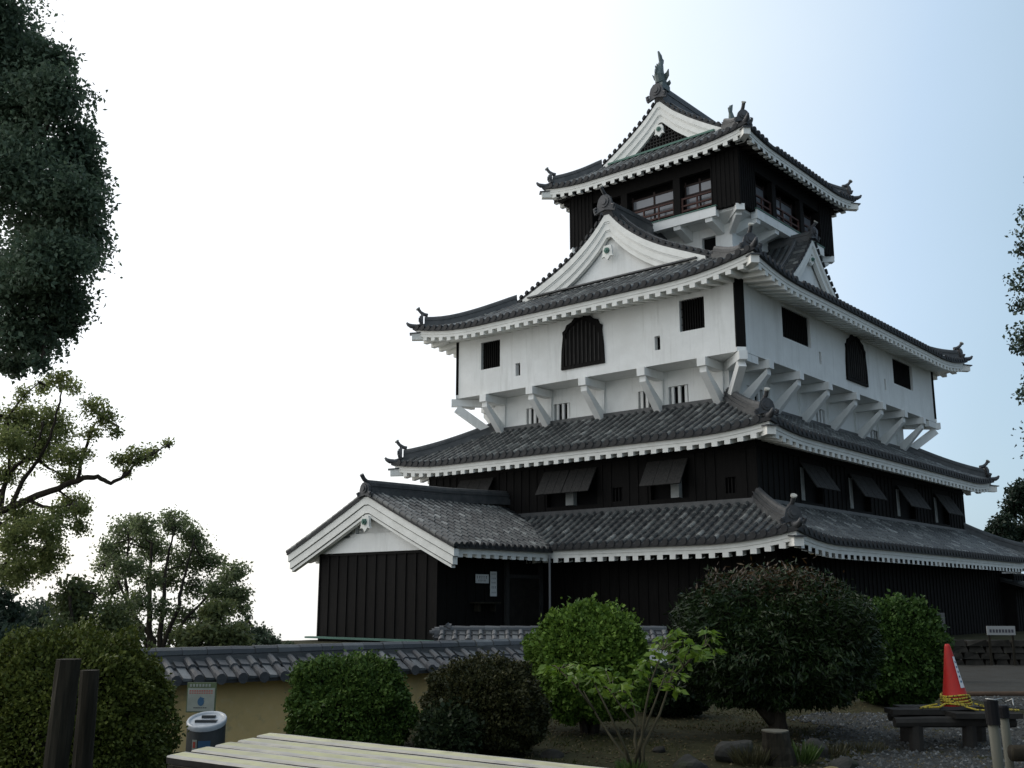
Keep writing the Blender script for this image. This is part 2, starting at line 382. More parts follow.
def barge(parent, prof, wd, plane, toward, bands, name='bargeboard', mats=None, axis='v', nseg=40, cut=None):
    """curved boards under a verge. prof(|x|) = roof surface height. bands: (x extent, top offset, bottom offset, out, thickness, material)"""
    me = M()
    for (w_, top, bot, out_, th, mi) in bands:
        X = np.linspace(-w_, w_, nseg)
        def pt(x, z, y): return (x, plane+toward*y, z) if axis == 'v' else (plane+toward*y, x, z)
        T = [prof(abs(x))-top for x in X]; Bm = [prof(abs(x))-bot for x in X]
        me.strip([[pt(x, t, out_-th) for x, t in zip(X, T)], [pt(x, t, out_) for x, t in zip(X, T)], [pt(x, b, out_) for x, b in zip(X, Bm)], [pt(x, b, out_-th) for x, b in zip(X, Bm)]], mi)
        for k in (0, -1):
            q = [pt(X[k], T[k], out_-th), pt(X[k], T[k], out_), pt(X[k], Bm[k], out_), pt(X[k], Bm[k], out_-th)]
            me.add(q, [(0, 1, 2, 3)], mi)
    return me.build(name, mats or [PLASTER_WARM, PLASTER], parent)

def gegyo(parent, x, z, plane, toward, s=.45, axis='v'):
    """pendant ornament: a white plaster leaf shape with a dark hexagonal boss"""
    me = M()
    pt = (lambda a, b, y: (x+a, plane+toward*y, z+b)) if axis == 'v' else (lambda a, b, y: (plane+toward*y, x+a, z+b))
    sh = [(-.45, .75), (.45, .75), (.62, .35), (.66, -.35), (.80, -.62), (.40, -.55), (.22, -.75), (0, -1.0), (-.22, -.75), (-.40, -.55), (-.80, -.62), (-.66, -.35), (-.62, .35)]
    ext = np.array(pt(0, 0, .12))-np.array(pt(0, 0, 0))
    me.prism([pt(a*s, b*s, 0) for a, b in sh], ext, 0)
    me.prism([pt(.36*s*math.cos(t), .1*s+.36*s*math.sin(t), .12) for t in np.linspace(0, 2*math.pi, 6, endpoint=False)], ext*.7, 1)
    me.prism([pt(.16*s*math.cos(t), .1*s+.16*s*math.sin(t), .2) for t in np.linspace(0, 2*math.pi, 8, endpoint=False)], ext*.5, 1)
    return me.build('pendant_ornament', [PLASTER_WARM, COPPER], parent)

def verge(me, prof, wd, plane, toward, axis='v', inner=.55, outer=.15, step=.40, x0=.35):
    """short rows of round tiles that end over the gable edge, both slopes"""
    for sx in (-1, 1):
        x = x0
        while x < wd:
            z = prof(x)+.10; sl = (prof(x+.1)-prof(x-.1))/.2
            kid[0] += 1
            def fn(d, o, h, x=x, z=z, sl=sl, sx=sx):
                xx = sx*(x+o); zz = z+h+sl*o
                y = plane+toward*(-d)
                return (xx, y, zz) if axis == 'v' else (y, xx, zz)
            roll(me, fn, -outer, inner, r=.085, tl=.38, m=0)
            x += step*math.cos(math.atan(sl))
    X = np.linspace(-wd, wd, 44)
    pt = (lambda x, y, z: (x, plane+toward*y, z)) if axis == 'v' else (lambda x, y, z: (plane+toward*y, x, z))
    me.strip([[pt(x, outer-.06, prof(abs(x))-.05) for x in X], [pt(x, outer-.06, prof(abs(x))+.12) for x in X], [pt(x, -inner, prof(abs(x))+.10) for x in X]], 1)
    me.strip([[pt(x, -inner, prof(abs(x))-.06) for x in X], [pt(x, outer-.06, prof(abs(x))-.05) for x in X]], 1)

def irimoya(ae, be, z0, lift, lw, P, vg, dark, Dw, rise, gable_half, ridge_h, ridge_top_extra=0):
    Dg = be-vg
    sf = mk_surf(z0, P, lift, lw, 3.0)
    me = M()
    for side in SIDES:
        if side in ('front', 'back'):
            D = Dg+.5
            roof_side(me, side, ae, be, sf, D, (lambda d: ae-d), (lambda s: min(D, ae-abs(s))), rolls=side == 'front')
        else:
            roof_side(me, side, ae, be, sf, ae, (lambda d: be-d if d < Dg else vg-.3), (lambda s: ae-.1 if abs(s) <= vg-.6 else max(0, min(be-abs(s), ae)) if abs(s) > vg else 0), rolls=True)
    prof = lambda x: sf(0, ae-abs(x), 99)
    verge(me, prof, ae-Dg*.86, -vg, -1)
    ro = me.build('tiled_gable_roof', [TILE, PAN, TILE_END], castle)
    eave(ro, ae, be, z0, lift, lw, Dw, dark, rise=rise)
    corner_bits(ro, ae, be, sf, Dg, 0, lift, z0)
    me = M()
    zr = prof(0)
    ridge_sweep(me, [(0, -vg-.05, zr-.15), (0, 0, zr-.15), (0, vg, zr-.15)], (1, 0, 0), .46, ridge_h)
    me.build('main_ridge', RIDGE, ro)
    for sx in (-1, 1):     # ridges that run down the slope behind the gable edge
        me = M()
        Q = [(sx*x, -vg+.78, prof(x)+.03) for x in np.linspace(.2, ae-Dg-.15, 12)]
        ridge_sweep(me, Q, (0, 1, 0), .28, .34); me.build('descending_ridge', RIDGE, ro)
    return ro, prof, sf

# roof over the great white storey
AE3, BE3 = A0+1.3896, B0+1.3896; VG3 = 9.1
roof3, prof3, sf3 = irimoya(AE3, BE3, 14.55, .5, 4.2, P3, VG3, False, 1.39, .28, 4.6, .75)
barge(roof3, lambda x: prof3(x)-.06, 5, -VG3, -1, [(5.3, 0, .34, .12, .2, 0), (5.2, .34, .42, .07, .2, 1), (5.2, .42, .76, .04, .2, 0), (5.0, .76, .83, -.01, .2, 1), (5.0, .83, 1.10, -.04, .2, 0)])
gm = M(); X = np.linspace(-5.3, 5.3, 30)
gm.strip([[(x, -VG3+.34, 15.5) for x in X], [(x, -VG3+.34, max(15.6, prof3(abs(x))-.9)) for x in X]]); gm.build('gable_wall', PLASTER, roof3)
gegyo(roof3, 0, 18.02, -VG3-.0, -1, .42)
demon_tile(roof3, (0, -VG3-.18, prof3(0)+.05), (0, -1), .95, .62)
gm = M(); gm.beam((-4.9, -VG3-.16, 16.62), (4.9, -VG3-.16, 16.62), .22, .07); gm.build('gable_flashing', RIDGE, roof3)

# top roof
AE4, BE4 = A5+.936, B5+.936; VG4 = 4.1
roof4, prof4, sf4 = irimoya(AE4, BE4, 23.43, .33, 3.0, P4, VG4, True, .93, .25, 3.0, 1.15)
barge(roof4, lambda x: prof4(x)-.06, 4, -VG4, -1, [(3.75, 0, .30, .12, .2, 0), (3.7, .30, .37, .07, .2, 1), (3.7, .37, .72, .04, .2, 0), (3.5, .72, .79, -.01, .2, 1), (3.5, .79, 1.12, -.04, .2, 0)])
gm = M(); X = np.linspace(-3.6, 3.6, 30)
gm.strip([[(x, -VG4+.3, 24.3) for x in X], [(x, -VG4+.3, max(24.35, prof4(abs(x))-.6)) for x in X]], 0)
for i in range(-12, 13):
    x = i*.19; zt = prof4(abs(x))-.9
    if zt > 24.9: gm.box(x-.035, x+.035, -VG4+.20, -VG4+.26, 24.6, zt, 1)
for k in range(8):
    z = 24.75+.19*k
    xs = [x for x in np.linspace(0, 3.4, 60) if prof4(x)-.9 > z]
    if xs: gm.box(-xs[-1], xs[-1], -VG4+.17, -VG4+.197, z, z+.05, 1)
gm.build('gable_lattice', [DARKWOOD, GREYSHUT], roof4)
gm = M(); gm.beam((-3.3, -VG4-.12, 25.08), (3.3, -VG4-.12, 25.08), .22, .10); gm.build('gable_flashing', COPPER, roof4)
gegyo(roof4, 0, 26.12, -VG4-.02, -1, .38)
demon_tile(roof4, (0, -VG4-.2, prof4(0)+.12), (0, -1), .95, .3, pale=False)
demon_tile(roof4, (0, VG4+.2, prof4(0)+.12), (0, 1), .95, .3, pale=False)

def fish(parent, v, sgn, z):
    me = M()
    # head low on the ridge facing along it, body rising, tail flukes on top
    P = [(0, .40, .16), (0, .16, .20), (0, -.08, .36), (0, -.18, .64), (0, -.14, .94), (0, -.04, 1.22), (0, .02, 1.48), (0, -.04, 1.70)]
    rad = [.18, .32, .37, .34, .27, .20, .13, .07]
    me.tube([(a, v+sgn*b, z+c) for a, b, c in P], rad, 10, flat=.75)
    def fin(pts, th=.06):
        me.prism([(-th/2, v+sgn*b, z+c) for b, c in pts], (th, 0, 0))
    fin([(-.06, 1.30), (-.14, 1.62), (-.22, 2.02), (-.06, 1.92), (.06, 1.86), (.12, 1.70), (.26, 1.66), (.22, 1.45), (.14, 1.30)], .10)
    fin([(-.40, .45), (-.62, .62), (-.58, .82), (-.50, .78), (-.56, 1.02), (-.42, .96), (-.40, 1.2), (-.22, 1.1), (-.28, .7)])
    for sx in (-1, 1):
        me.prism([(sx*.18, v+sgn*.12, z+.30), (sx*.46, v+sgn*.02, z+.55), (sx*.52, v-sgn*.1, z+.85), (sx*.36, v-sgn*.06, z+.72), (sx*.24, v-sgn*.12, z+.6)], (0, .06, 0))
        me.prism([(sx*.16, v+sgn*.40, z+.1), (sx*.36, v+sgn*.36, z+.26), (sx*.34, v+sgn*.30, z+.42), (sx*.18, v+sgn*.24, z+.3)], (0, .05, 0))
    me.box(-.30, .30, v-.38, v+.38, z-.25, z+.06)
    return me.build('fish_finial', BRONZE, parent, False)
zr4 = prof4(0)-.15+1.15
fish(castle, -VG4+.25, 1, zr4-.12); fish(castle, VG4-.25, -1, zr4-.12)

# small dormer gable on the right slope of the great roof
# the dormer is built about v = 0 and carries its own small offset
def dormer_all():
    U, Wd, ZA, ZF = 6.25, 2.75, 19.55, 17.3
    pf = lambda x: ZA+.15-(ZA-ZF)*(x/2.2)*(1.18-.18*(x/2.2))
    me = M(); X = np.linspace(0, Wd, 9)
    for sx in (-1, 1):
        me.strip([[(u, sx*x, pf(x)) for u in (U, 3.2)] for x in X], 1)
        for k in range(7):
            uu = U-.80-.40*k
            roll(me, (lambda d, o, h, uu=uu, sx=sx: (uu+o, sx*(Wd-d), pf(Wd-d)+.03+h)), 0, Wd-.12)
    verge(me, pf, Wd, U, 1, axis='u')
    ro = me.build('dormer_roof', [TILE, PAN, TILE_END], castle); ro.location = (0, -.15, 0)
    barge(ro, lambda x: pf(x)-.06, 2, U, 1, [(2.75, 0, .30, .12, .2, 0), (2.65, .30, .36, .08, .2, 1), (2.65, .36, .72, .04, .2, 0)], axis='u')
    g = M(); Xs = np.linspace(-2.6, 2.6, 20)
    g.strip([[(U-.25, x, 15.5) for x in Xs], [(U-.25, x, pf(abs(x))-.5) for x in Xs]]); g.build('gable_wall', PLASTER, ro)
    gegyo(ro, 0, 18.55, U-.1, 1, .28, 'u')
    r = M(); ridge_sweep(r, [(3.2, 0, pf(0)-.1), (U+.05, 0, pf(0)-.1)], (0, 1, 0), .36, .5); r.build('main_ridge', RIDGE, ro)
    for sx in (-1, 1):
        r = M(); ridge_sweep(r, [(U-.75, sx*x, pf(x)+.03) for x in np.linspace(.2, 2.5, 8)], (1, 0, 0), .26, .3); r.build('descending_ridge', RIDGE, ro)
    demon_tile(ro, (U+.16, 0, pf(0)+.02), (1, 0), .72, .45)
dormer_all()

# ---- walls
def panel(me, mp, s0, s1, z0, z1, holes, m=0, depth=.25, mr=0):
    """a wall face with real rectangular openings and their reveals; mp(s, out, z), out>0 outward"""
    S = sorted({s0, s1, *[h[0] for h in holes], *[h[1] for h in holes]}); Z = sorted({z0, z1, *[h[2] for h in holes], *[h[3] for h in holes]})
    for i in range(len(S)-1):
        for j in range(len(Z)-1):
            cs, cz = (S[i]+S[i+1])/2, (Z[j]+Z[j+1])/2
            if any(h[0] < cs < h[1] and h[2] < cz < h[3] for h in holes): continue
            me.add([mp(S[i], 0, Z[j]), mp(S[i+1], 0, Z[j]), mp(S[i+1], 0, Z[j+1]), mp(S[i], 0, Z[j+1])], [(0, 1, 2, 3)], m)
    for a, b, c, d in holes:
        me.add([mp(a, 0, c), mp(b, 0, c), mp(b, 0, d), mp(a, 0, d), mp(a, -depth, c), mp(b, -depth, c), mp(b, -depth, d), mp(a, -depth, d)], [(0, 1, 5, 4), (1, 2, 6, 5), (2, 3, 7, 6), (3, 0, 4, 7)], mr)
def frontm(a, b): return lambda s, o, z: (s, -b-o, z)
def rightm(a, b): return lambda s, o, z: (a+o, s, z)
def backm(a, b): return lambda s, o, z: (-s, b+o, z)
def leftm(a, b): return lambda s, o, z: (-a-o, -s, z)

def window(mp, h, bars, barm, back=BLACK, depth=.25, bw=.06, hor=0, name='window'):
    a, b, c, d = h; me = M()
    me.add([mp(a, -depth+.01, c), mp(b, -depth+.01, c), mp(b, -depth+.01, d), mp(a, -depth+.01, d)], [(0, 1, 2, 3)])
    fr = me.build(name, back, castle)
    bb = M()
    def bx(s0, s1, o0, o1, z0, z1):
        bb.hexa([mp(s0, o0, z0), mp(s1, o0, z0), mp(s1, o1, z0), mp(s0, o1, z0), mp(s0, o0, z1), mp(s1, o0, z1), mp(s1, o1, z1), mp(s0, o1, z1)])
    for i in range(bars):
        s = a+(b-a)*(i+.5)/bars if bars < 5 else a+(b-a)*(i+1)/(bars+1)
        bx(s-bw/2, s+bw/2, -.17, -.08, c+.001, d-.001)
    for i in range(hor):
        z = c+(d-c)*(i+1)/(hor+1); bx(a+.001, b-.001, -.2, -.172, z-.02, z+.02)
    bb.build('window_bars', barm, fr)
    return fr

Z4a, Z4b = 11.48, 15.0
CH = .28
me = M()
def box_walls(me, a, b, z0, z1, hf=(), hr=(), hl=(), hb=(), m=0, bottom=True, ch=0):
    panel(me, frontm(a, b), -a+ch, a-ch, z0, z1, list(hf), m)
    panel(me, rightm(a, b), -b+ch, b-ch, z0, z1, list(hr), m)
    panel(me, backm(a, b), -a+ch, a-ch, z0, z1, list(hb), m)
    panel(me, leftm(a, b), -b+ch, b-ch, z0, z1, list(hl), m)
    if bottom: me.add([(-a, -b, z0), (-a, b, z0), (a, b, z0), (a, -b, z0)], [(0, 1, 2, 3)], m)
WF4 = [(-6.22, -4.97, 12.73, 14.10), (5.14, 6.34, 12.73, 14.10), (-3.98, -3.69, 12.11, 12.73), (3.87, 4.15, 12.13, 12.75)]
WR4 = [(-7.56, -4.76, 12.80, 14.20), (5.20, 8.0, 12.79, 14.16), (-3.96, -3.72, 12.22, 12.80), (3.84, 4.08, 12.2, 12.80)]
box_walls(me, A0, B0, Z4a, Z4b, WF4, WR4, WR4, ch=CH)
me.build('plaster_wall', PLASTER, castle)
for h in WF4: window(frontm(A0, B0), h, 9 if h[1]-h[0] > .6 else 0, BLACKWOOD, bw=.05, hor=3 if h[1]-h[0] > .6 else 0)
for h in WR4: window(rightm(A0, B0), h, 16 if h[1]-h[0] > .6 else 0, BLACKWOOD, bw=.05, hor=3 if h[1]-h[0] > .6 else 0)
for su, sv in ((1, -1), (1, 1), (-1, -1), (-1, 1)):          # black boards on the four chamfered corners
    me = M(); p1 = (su*(A0-CH), sv*B0); p2 = (su*A0, sv*(B0-CH)); o = np.array([su, sv])/math.sqrt(2)*.13
    q = [(p1[0]-su*.01, p1[1]-sv*.02), (p2[0]-su*.02, p2[1]-sv*.01), (p2[0]+o[0], p2[1]+o[1]), (p1[0]+o[0], p1[1]+o[1])]
    me.prism([(x, y, Z4a+.18) for x, y in q], (0, 0, 3.3))
    me.build('corner_board', BLACKWOOD, castle)
    me = M(); me.prism([(x, y, Z4a) for x, y in q], (0, 0, .178)); me.build('corner_plaster', PLASTER, castle)

def bell_window(mp, c, z0, z1, wd):
    """bell-shaped (flame-headed) window: black moulded surround, boards and bars inside"""
    h = z1-z0
    outl = [(-1.0, 0), (1.0, 0), (.97, .35), (.90, .62), (.93, .70), (.80, .74), (.72, .82), (.50, .86), (.34, .93), (.16, .95), (.0, 1.0)]
    pts = outl+[(-x, y) for x, y in outl[2:-1][::-1]]
    me = M()
    A = [mp(c+x*wd/2, .0, z0+y*h) for x, y in pts]; ext = np.array(mp(c, .05, z0))-np.array(mp(c, 0, z0))
    me.prism(A, ext, 0)
    inner = [(x*.86, .05+y*.87) for x, y in pts]
    n = len(pts)
    vs = [np.array(mp(c+x*wd/2, .0, z0+y*h))+ext for x, y in pts]+[np.array(mp(c+x*wd/2, .0, z0+y*h))+ext for x, y in inner]
    vs2 = [p+ext for p in vs]
    fs = []
    for i in range(n):
        j = (i+1) % n
        fs += [(2*n+i, 2*n+j, 3*n+j, 3*n+i), (i, j, 2*n+j, 2*n+i), (n+j, n+i, 3*n+i, 3*n+j)]
    me.add(vs+vs2, fs, 0)
    fr = me.build('bell_window', BLACKWOOD, castle)
    bb = M()
    for i in range(9):
        x = -.76+.19*i
        top = .86*np.interp(abs(x), [0, .3, .62, .8], [1.0, .93, .82, .62])
        s = c+x*wd/2
        p0 = np.array(mp(s, .055, z0+.08*h)); 
        q = []
        for zz in (z0+.07*h, z0+top*h):
            q += [mp(s-.03, .052, zz), mp(s+.03, .052, zz), mp(s+.03, .085, zz), mp(s-.03, .085, zz)]
        bb.hexa(q)
    bb.build('window_bars', GREYSHUT, fr)
bell_window(frontm(A0, B0), .05, 11.97, 14.5, 2.42)
bell_window(rightm(A0, B0), .22, 11.97, 14.5, 2.5)

# third storey, recessed under the brackets
o3 = -1.3965; A3, B3 = A0+o3, B0+o3
WF3 = [(-4.47, -3.56, 9.7, 10.78), (-2.76, -1.80, 9.7, 10.78), (2.03, 2.86, 9.7, 10.78), (3.62, 4.62, 9.7, 10.78)]
WR3 = [(-8.4, -6.9, 9.7, 10.72), (-1.6, -.5, 9.7, 10.7), (5.0, 6.3, 9.7, 10.5)]
me = M(); box_walls(me, A3, B3, 9.2, Z4a-.002, WF3, WR3, bottom=False); me.build('plaster_wall', PLASTER, castle)
for h in WF3: window(frontm(A3, B3), h, 3, PLASTER, bw=.13)
for h in WR3: window(rightm(A3, B3), h, 3, PLASTER, bw=.16)
def bracket(mp, s, w_=.30):
    me = M()
    def hx(o0, o1, z0a, z0b, z1a, z1b, w=w_):
        me.hexa([mp(s-w/2, o0, z0a), mp(s+w/2, o0, z0a), mp(s+w/2, o1, z0b), mp(s-w/2, o1, z0b), mp(s-w/2, o0, z1a), mp(s+w/2, o0, z1a), mp(s+w/2, o1, z1b), mp(s-w/2, o1, z1b)])
    hx(0.002, 1.56, 11.10, 11.10, 11.46, 11.46, .40)
    hx(.002, 1.42, 9.35, 10.85, 10.0, 11.098, .32)
    hx(.002, .10, 9.3, 9.3, 11.098, 11.098, .34)
    me.build('bracket', PLASTER, castle)
for s in (-5.95, -3.02, .07, 3.22, 6.19): bracket(frontm(A3, B3), s)
for s in (-9.1, -6.25, -3.25, -.1, 3.2, 6.2, 8.95): bracket(rightm(A3, B3), s); bracket(leftm(A3, B3), s)
for su, sv in ((1, -1), (1, 1), (-1, -1), (-1, 1)):
    me = M(); o = np.array([su, sv, 0.])/math.sqrt(2); c = np.array([su*A3, sv*B3, 0.])
    me.beam(c+(0, 0, 11.28), c+o*2.12+(0, 0, 11.28), .34, .36)
    me.beam(c+o*.02+(0, 0, 9.7), c+o*1.85+(0, 0, 11.0), .32, .40)
    me.build('corner_bracket', PLASTER, castle)
for sv in (-1, 1):        # rails joining the bracket ends along the short overhang at the corners
    for su in (-1, 1):
        me = M(); me.box(su*A0-.09*su-.12, su*A0-.09*su+.12, min(sv*B0, sv*(B0-1.3)), max(sv*B0, sv*(B0-1.3)), 11.12, 11.44)
        me.build('overhang_rail', PLASTER, castle)

# second and first storeys: black boarded walls with vertical battens
def battens(me, mp, s0, s1, z0, z1, step=.45, w_=.05, o=.035, skip=()):
    n = int((s1-s0)/step)
    for i in range(n+1):
        s = s0+(s1-s0)*i/n
        if any(a < s < b for a, b in skip): continue
        me.hexa([mp(s-w_/2, .0, z0), mp(s+w_/2, .0, z0), mp(s+w_/2, o, z0), mp(s-w_/2, o, z0), mp(s-w_/2, .0, z1), mp(s+w_/2, .0, z1), mp(s+w_/2, o, z1), mp(s-w_/2, o, z1)])
A2, B2 = A0+.8168, B0+.8168
WF2 = [(-1.45, 1.30, 5.65, 7.05), (4.0, 5.8, 5.65, 7.05), (-6.6, -4.6, 5.65, 7.05)]
SF2 = [(2.1, 2.62, 5.7, 6.28), (7.45, 7.92, 5.7, 6.32)]
WR2 = [(-8.4, -6.3, 5.6, 7.0), (-3.5, -1.1, 5.6, 7.0), (2.1, 4.6, 5.6, 6.95), (7.4, 9.6, 5.6, 6.95)]
me = M(); box_walls(me, A2, B2, 5.0, 8.2, WF2+SF2, WR2, bottom=False)
battens(me, frontm(A2, B2), -A2, A2, 5.3, 7.6, skip=[(h[0]-.05, h[1]+.05) for h in WF2+SF2])
battens(me, rightm(A2, B2), -B2, B2, 5.3, 7.6, skip=[(h[0]-.05, h[1]+.05) for h in WR2])
for mp, a in ((frontm(A2, B2), A2), (rightm(A2, B2), B2)):
    me.hexa([mp(-a, 0, 7.42), mp(a, 0, 7.42), mp(a, .07, 7.42), mp(-a, .07, 7.42), mp(-a, 0, 7.6), mp(a, 0, 7.6), mp(a, .07, 7.6), mp(-a, .07, 7.6)])
me.build('timber_wall', BLACKWOOD, castle)
for h in SF2: window(frontm(A2, B2), h, 3, BLACKWOOD)
def shuttered(mp, h, panels, whites):
    fr = window(mp, h, 0, BLACK, name='shutter_window')
    a, b, c, d = h; me = M(); L_ = 1.28
    for k in range(panels):
        s0 = a-.08+(b-a+.16)*k/panels+.015; s1 = a-.08+(b-a+.16)*(k+1)/panels-.015
        def q(t, off): return .06+.66*t+off*.8, d+.14-1.05*t+off*.5
        for j in range(6):
            x0 = s0+(s1-s0)*j/6; x1 = s0+(s1-s0)*(j+1)/6-.012; th = .05+.008*(j % 2)
            (o0, z0), (o1, z1) = q(0, 0), q(1, 0); (p0, y0), (p1, y1) = q(0, th), q(1, th)
            me.hexa([mp(x0, o0, z0), mp(x1, o0, z0), mp(x1, o1, z1), mp(x0, o1, z1), mp(x0, p0, y0), mp(x1, p0, y0), mp(x1, p1, y1), mp(x0, p1, y1)])
    me.build('propped_shutter', GREYSHUT, fr)
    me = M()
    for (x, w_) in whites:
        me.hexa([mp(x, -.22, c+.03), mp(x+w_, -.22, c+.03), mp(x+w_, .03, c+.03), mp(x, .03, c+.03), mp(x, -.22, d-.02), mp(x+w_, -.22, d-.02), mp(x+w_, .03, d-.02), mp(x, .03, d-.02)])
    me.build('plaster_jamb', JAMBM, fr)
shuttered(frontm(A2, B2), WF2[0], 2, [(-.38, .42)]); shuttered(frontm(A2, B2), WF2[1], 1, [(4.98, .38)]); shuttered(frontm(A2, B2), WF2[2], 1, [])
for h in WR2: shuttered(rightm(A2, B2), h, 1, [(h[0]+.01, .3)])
A1, B1 = A0+2.1, B0+2.1
me = M(); box_walls(me, A1, B1, -1.0, 4.0, bottom=False)
battens(me, frontm(A1, B1), -A1, A1, -1, 3.9); battens(me, rightm(A1, B1), -B1, B1, -1, 3.9)
me.build('timber_wall', BLACKWOOD, castle)

# white core under the top storey
AC, BC = 4.0, 4.2
me = M(); WC = [(2.30, 3.08, 18.7, 19.5)]
box_walls(me, AC, BC, 15.0, 20.3, WC, [(-.6, .3, 18.7, 19.4)], bottom=False); me.build('plaster_wall', PLASTER, castle)
window(frontm(AC, BC), WC[0], 0, BLACK); window(rightm(AC, BC), (-.6, .3, 18.7, 19.4), 0, BLACK)
# top storey: black corner bays, open galleries with red rails between, white balcony beam
me = M()
me.box(-A5+.02, A5-.02, -B5+.02, B5-.02, 20.40, 20.52)                          # floor slab
for su in (1, -1):
    for sv in (1, -1):
        x0, x1 = sorted((su*3.6, su*A5)); y0, y1 = sorted((sv*3.75, sv*B5))
        me.box(x0, x1, y0, y1, 20.36, 23.62)
mpF, mpR, mpL = frontm(A5, B5), rightm(A5, B5), leftm(A5, B5)
for mp, a, c0 in ((mpF, A5, 3.6), (mpR, B5, 3.75), (mpL, B5, 3.75)):
    for s0, s1 in ((-a, -c0), (c0, a)):
        battens(me, mp, s0+.03, s1-.03, 20.30, 23.4, .22, .045, .03)
    me.hexa([mp(-c0+.002, -.25, 22.55), mp(c0-.002, -.25, 22.55), mp(c0-.002, -.03, 22.55), mp(-c0+.002, -.03, 22.55), mp(-c0+.002, -.25, 23.6), mp(c0-.002, -.25, 23.6), mp(c0-.002, -.03, 23.6), mp(-c0+.002, -.03, 23.6)])
me.box(-4.4, 4.4, -B5+.95, B5-.95, 20.53, 23.6)
me.build('timber_wall', BLACKWOOD, castle)
for mp, k, c0 in ((mpF, 'f', 3.6), (mpR, 'r', 3.75), (mpL, 'l', 3.75)):
    for pz in (-1.6, 1.6):
        p = M(); p.hexa([mp(pz-.2, -.3, 20.53), mp(pz+.2, -.3, 20.53), mp(pz+.2, -.04, 20.53), mp(pz-.2, -.04, 20.53), mp(pz-.2, -.3, 22.56), mp(pz+.2, -.3, 22.56), mp(pz+.2, -.04, 22.56), mp(pz-.2, -.04, 22.56)])
        p.build('gallery_post', BLACKWOOD, castle)
    for s0, s1 in ((-c0, -1.8), (-1.4, 1.4), (1.8, c0)):
        rl = M()
        for z in (20.72, 20.98, 21.36):
            rl.hexa([mp(s0, -.22, z), mp(s1, -.22, z), mp(s1, -.13, z), mp(s0, -.13, z), mp(s0, -.22, z+.085), mp(s1, -.22, z+.085), mp(s1, -.13, z+.085), mp(s0, -.13, z+.085)])
        nn = max(2, int((s1-s0)/.85))
        for i in range(nn+1):
            s = s0+.05+(s1-s0-.1)*i/nn
            rl.hexa([mp(s-.04, -.215, 20.53), mp(s+.04, -.215, 20.53), mp(s+.04, -.135, 20.53), mp(s-.04, -.135, 20.53), mp(s-.04, -.215, 21.36), mp(s+.04, -.215, 21.36), mp(s+.04, -.135, 21.36), mp(s-.04, -.135, 21.36)])
        rl.build('railing', REDWOOD, castle)
        gl = M(); nn = 2; do = -.50
        fr = M()
        for i in range(nn):
            a = s0+.06+(s1-s0-.12)*i/nn+.05; b = s0+.06+(s1-s0-.12)*(i+1)/nn-.05
            gl.hexa([mp(a, do-.03, 20.9), mp(b, do-.03, 20.9), mp(b, do, 20.9), mp(a, do, 20.9), mp(a, do-.03, 22.16), mp(b, do-.03, 22.16), mp(b, do, 22.16), mp(a, do, 22.16)])
            for (c, d) in ((a-.06, a), (b, b+.06)):
                fr.hexa([mp(c, do-.04, 20.6), mp(d, do-.04, 20.6), mp(d, do+.03, 20.6), mp(c, do+.03, 20.6), mp(c, do-.04, 22.4), mp(d, do-.04, 22.4), mp(d, do+.03, 22.4), mp(c, do+.03, 22.4)])
        for z in (21.62, 22.16):
            fr.hexa([mp(s0, do+.001, z), mp(s1, do+.001, z), mp(s1, do+.035, z), mp(s0, do+.035, z), mp(s0, do+.001, z+.09), mp(s1, do+.001, z+.09), mp(s1, do+.035, z+.09), mp(s0, do+.035, z+.09)])
        f = fr.build('gallery_window', DARKRED, castle); gl.build('pane', GLASS, f)
    b = M(); a = 3.85
    b.hexa([mp(-a, -.25, 20.0), mp(a, -.25, 20.0), mp(a, .10, 20.0), mp(-a, .10, 20.0), mp(-a, -.25, 20.47), mp(a, -.25, 20.47), mp(a, .10, 20.47), mp(-a, .10, 20.47)])
    b.hexa([mp(-a-.05, -.1, 20.475), mp(a+.05, -.1, 20.475), mp(a+.05, .14, 20.475), mp(-a-.05, .14, 20.475), mp(-a-.05, -.1, 20.53), mp(a+.05, -.1, 20.53), mp(a+.05, .14, 20.53), mp(-a-.05, .14, 20.53)], 1)
    b.build('balcony_beam', [PLASTER, COPPER], castle)
    for s in (-3.6, -1.6, 1.6, 3.4):
        bk = M(); r_ = 1.16
        bk.hexa([mp(s-.2, -r_, 19.45), mp(s+.2, -r_, 19.45), mp(s+.2, .0, 19.80), mp(s-.2, .0, 19.80), mp(s-.2, -r_, 20.3), mp(s+.2, -r_, 20.3), mp(s+.2, .04, 19.998), mp(s-.2, .04, 19.998)])
        bk.build('bracket', PLASTER, castle)
me = M()       # sloping white soffit from the core out to the balcony beam
def ring(a, b, z): return [(-a, -b, z), (a, -b, z), (a, b, z), (-a, b, z), (-a, -b, z)]
me.strip([ring(AC, BC, 19.95), ring(A5-.28, B5-.28, 20.22), ring(A5-.28, B5-.28, 20.39)])
me.build('balcony_soffit', PLASTER, castle)
for su, sv in ((1, -1), (1, 1), (-1, -1), (-1, 1)):
    o = np.array([su, sv, 0.])/math.sqrt(2); c = np.array([su*AC, sv*BC, 0.])
    me = M(); me.beam(c+(0, 0, 20.12), c+o*1.55+(0, 0, 20.20), .42, .32); me.beam(c+(0, 0, 19.5), c+o*1.2+(0, 0, 20.02), .3, .3)
    me.build('corner_bracket', PLASTER, castle)

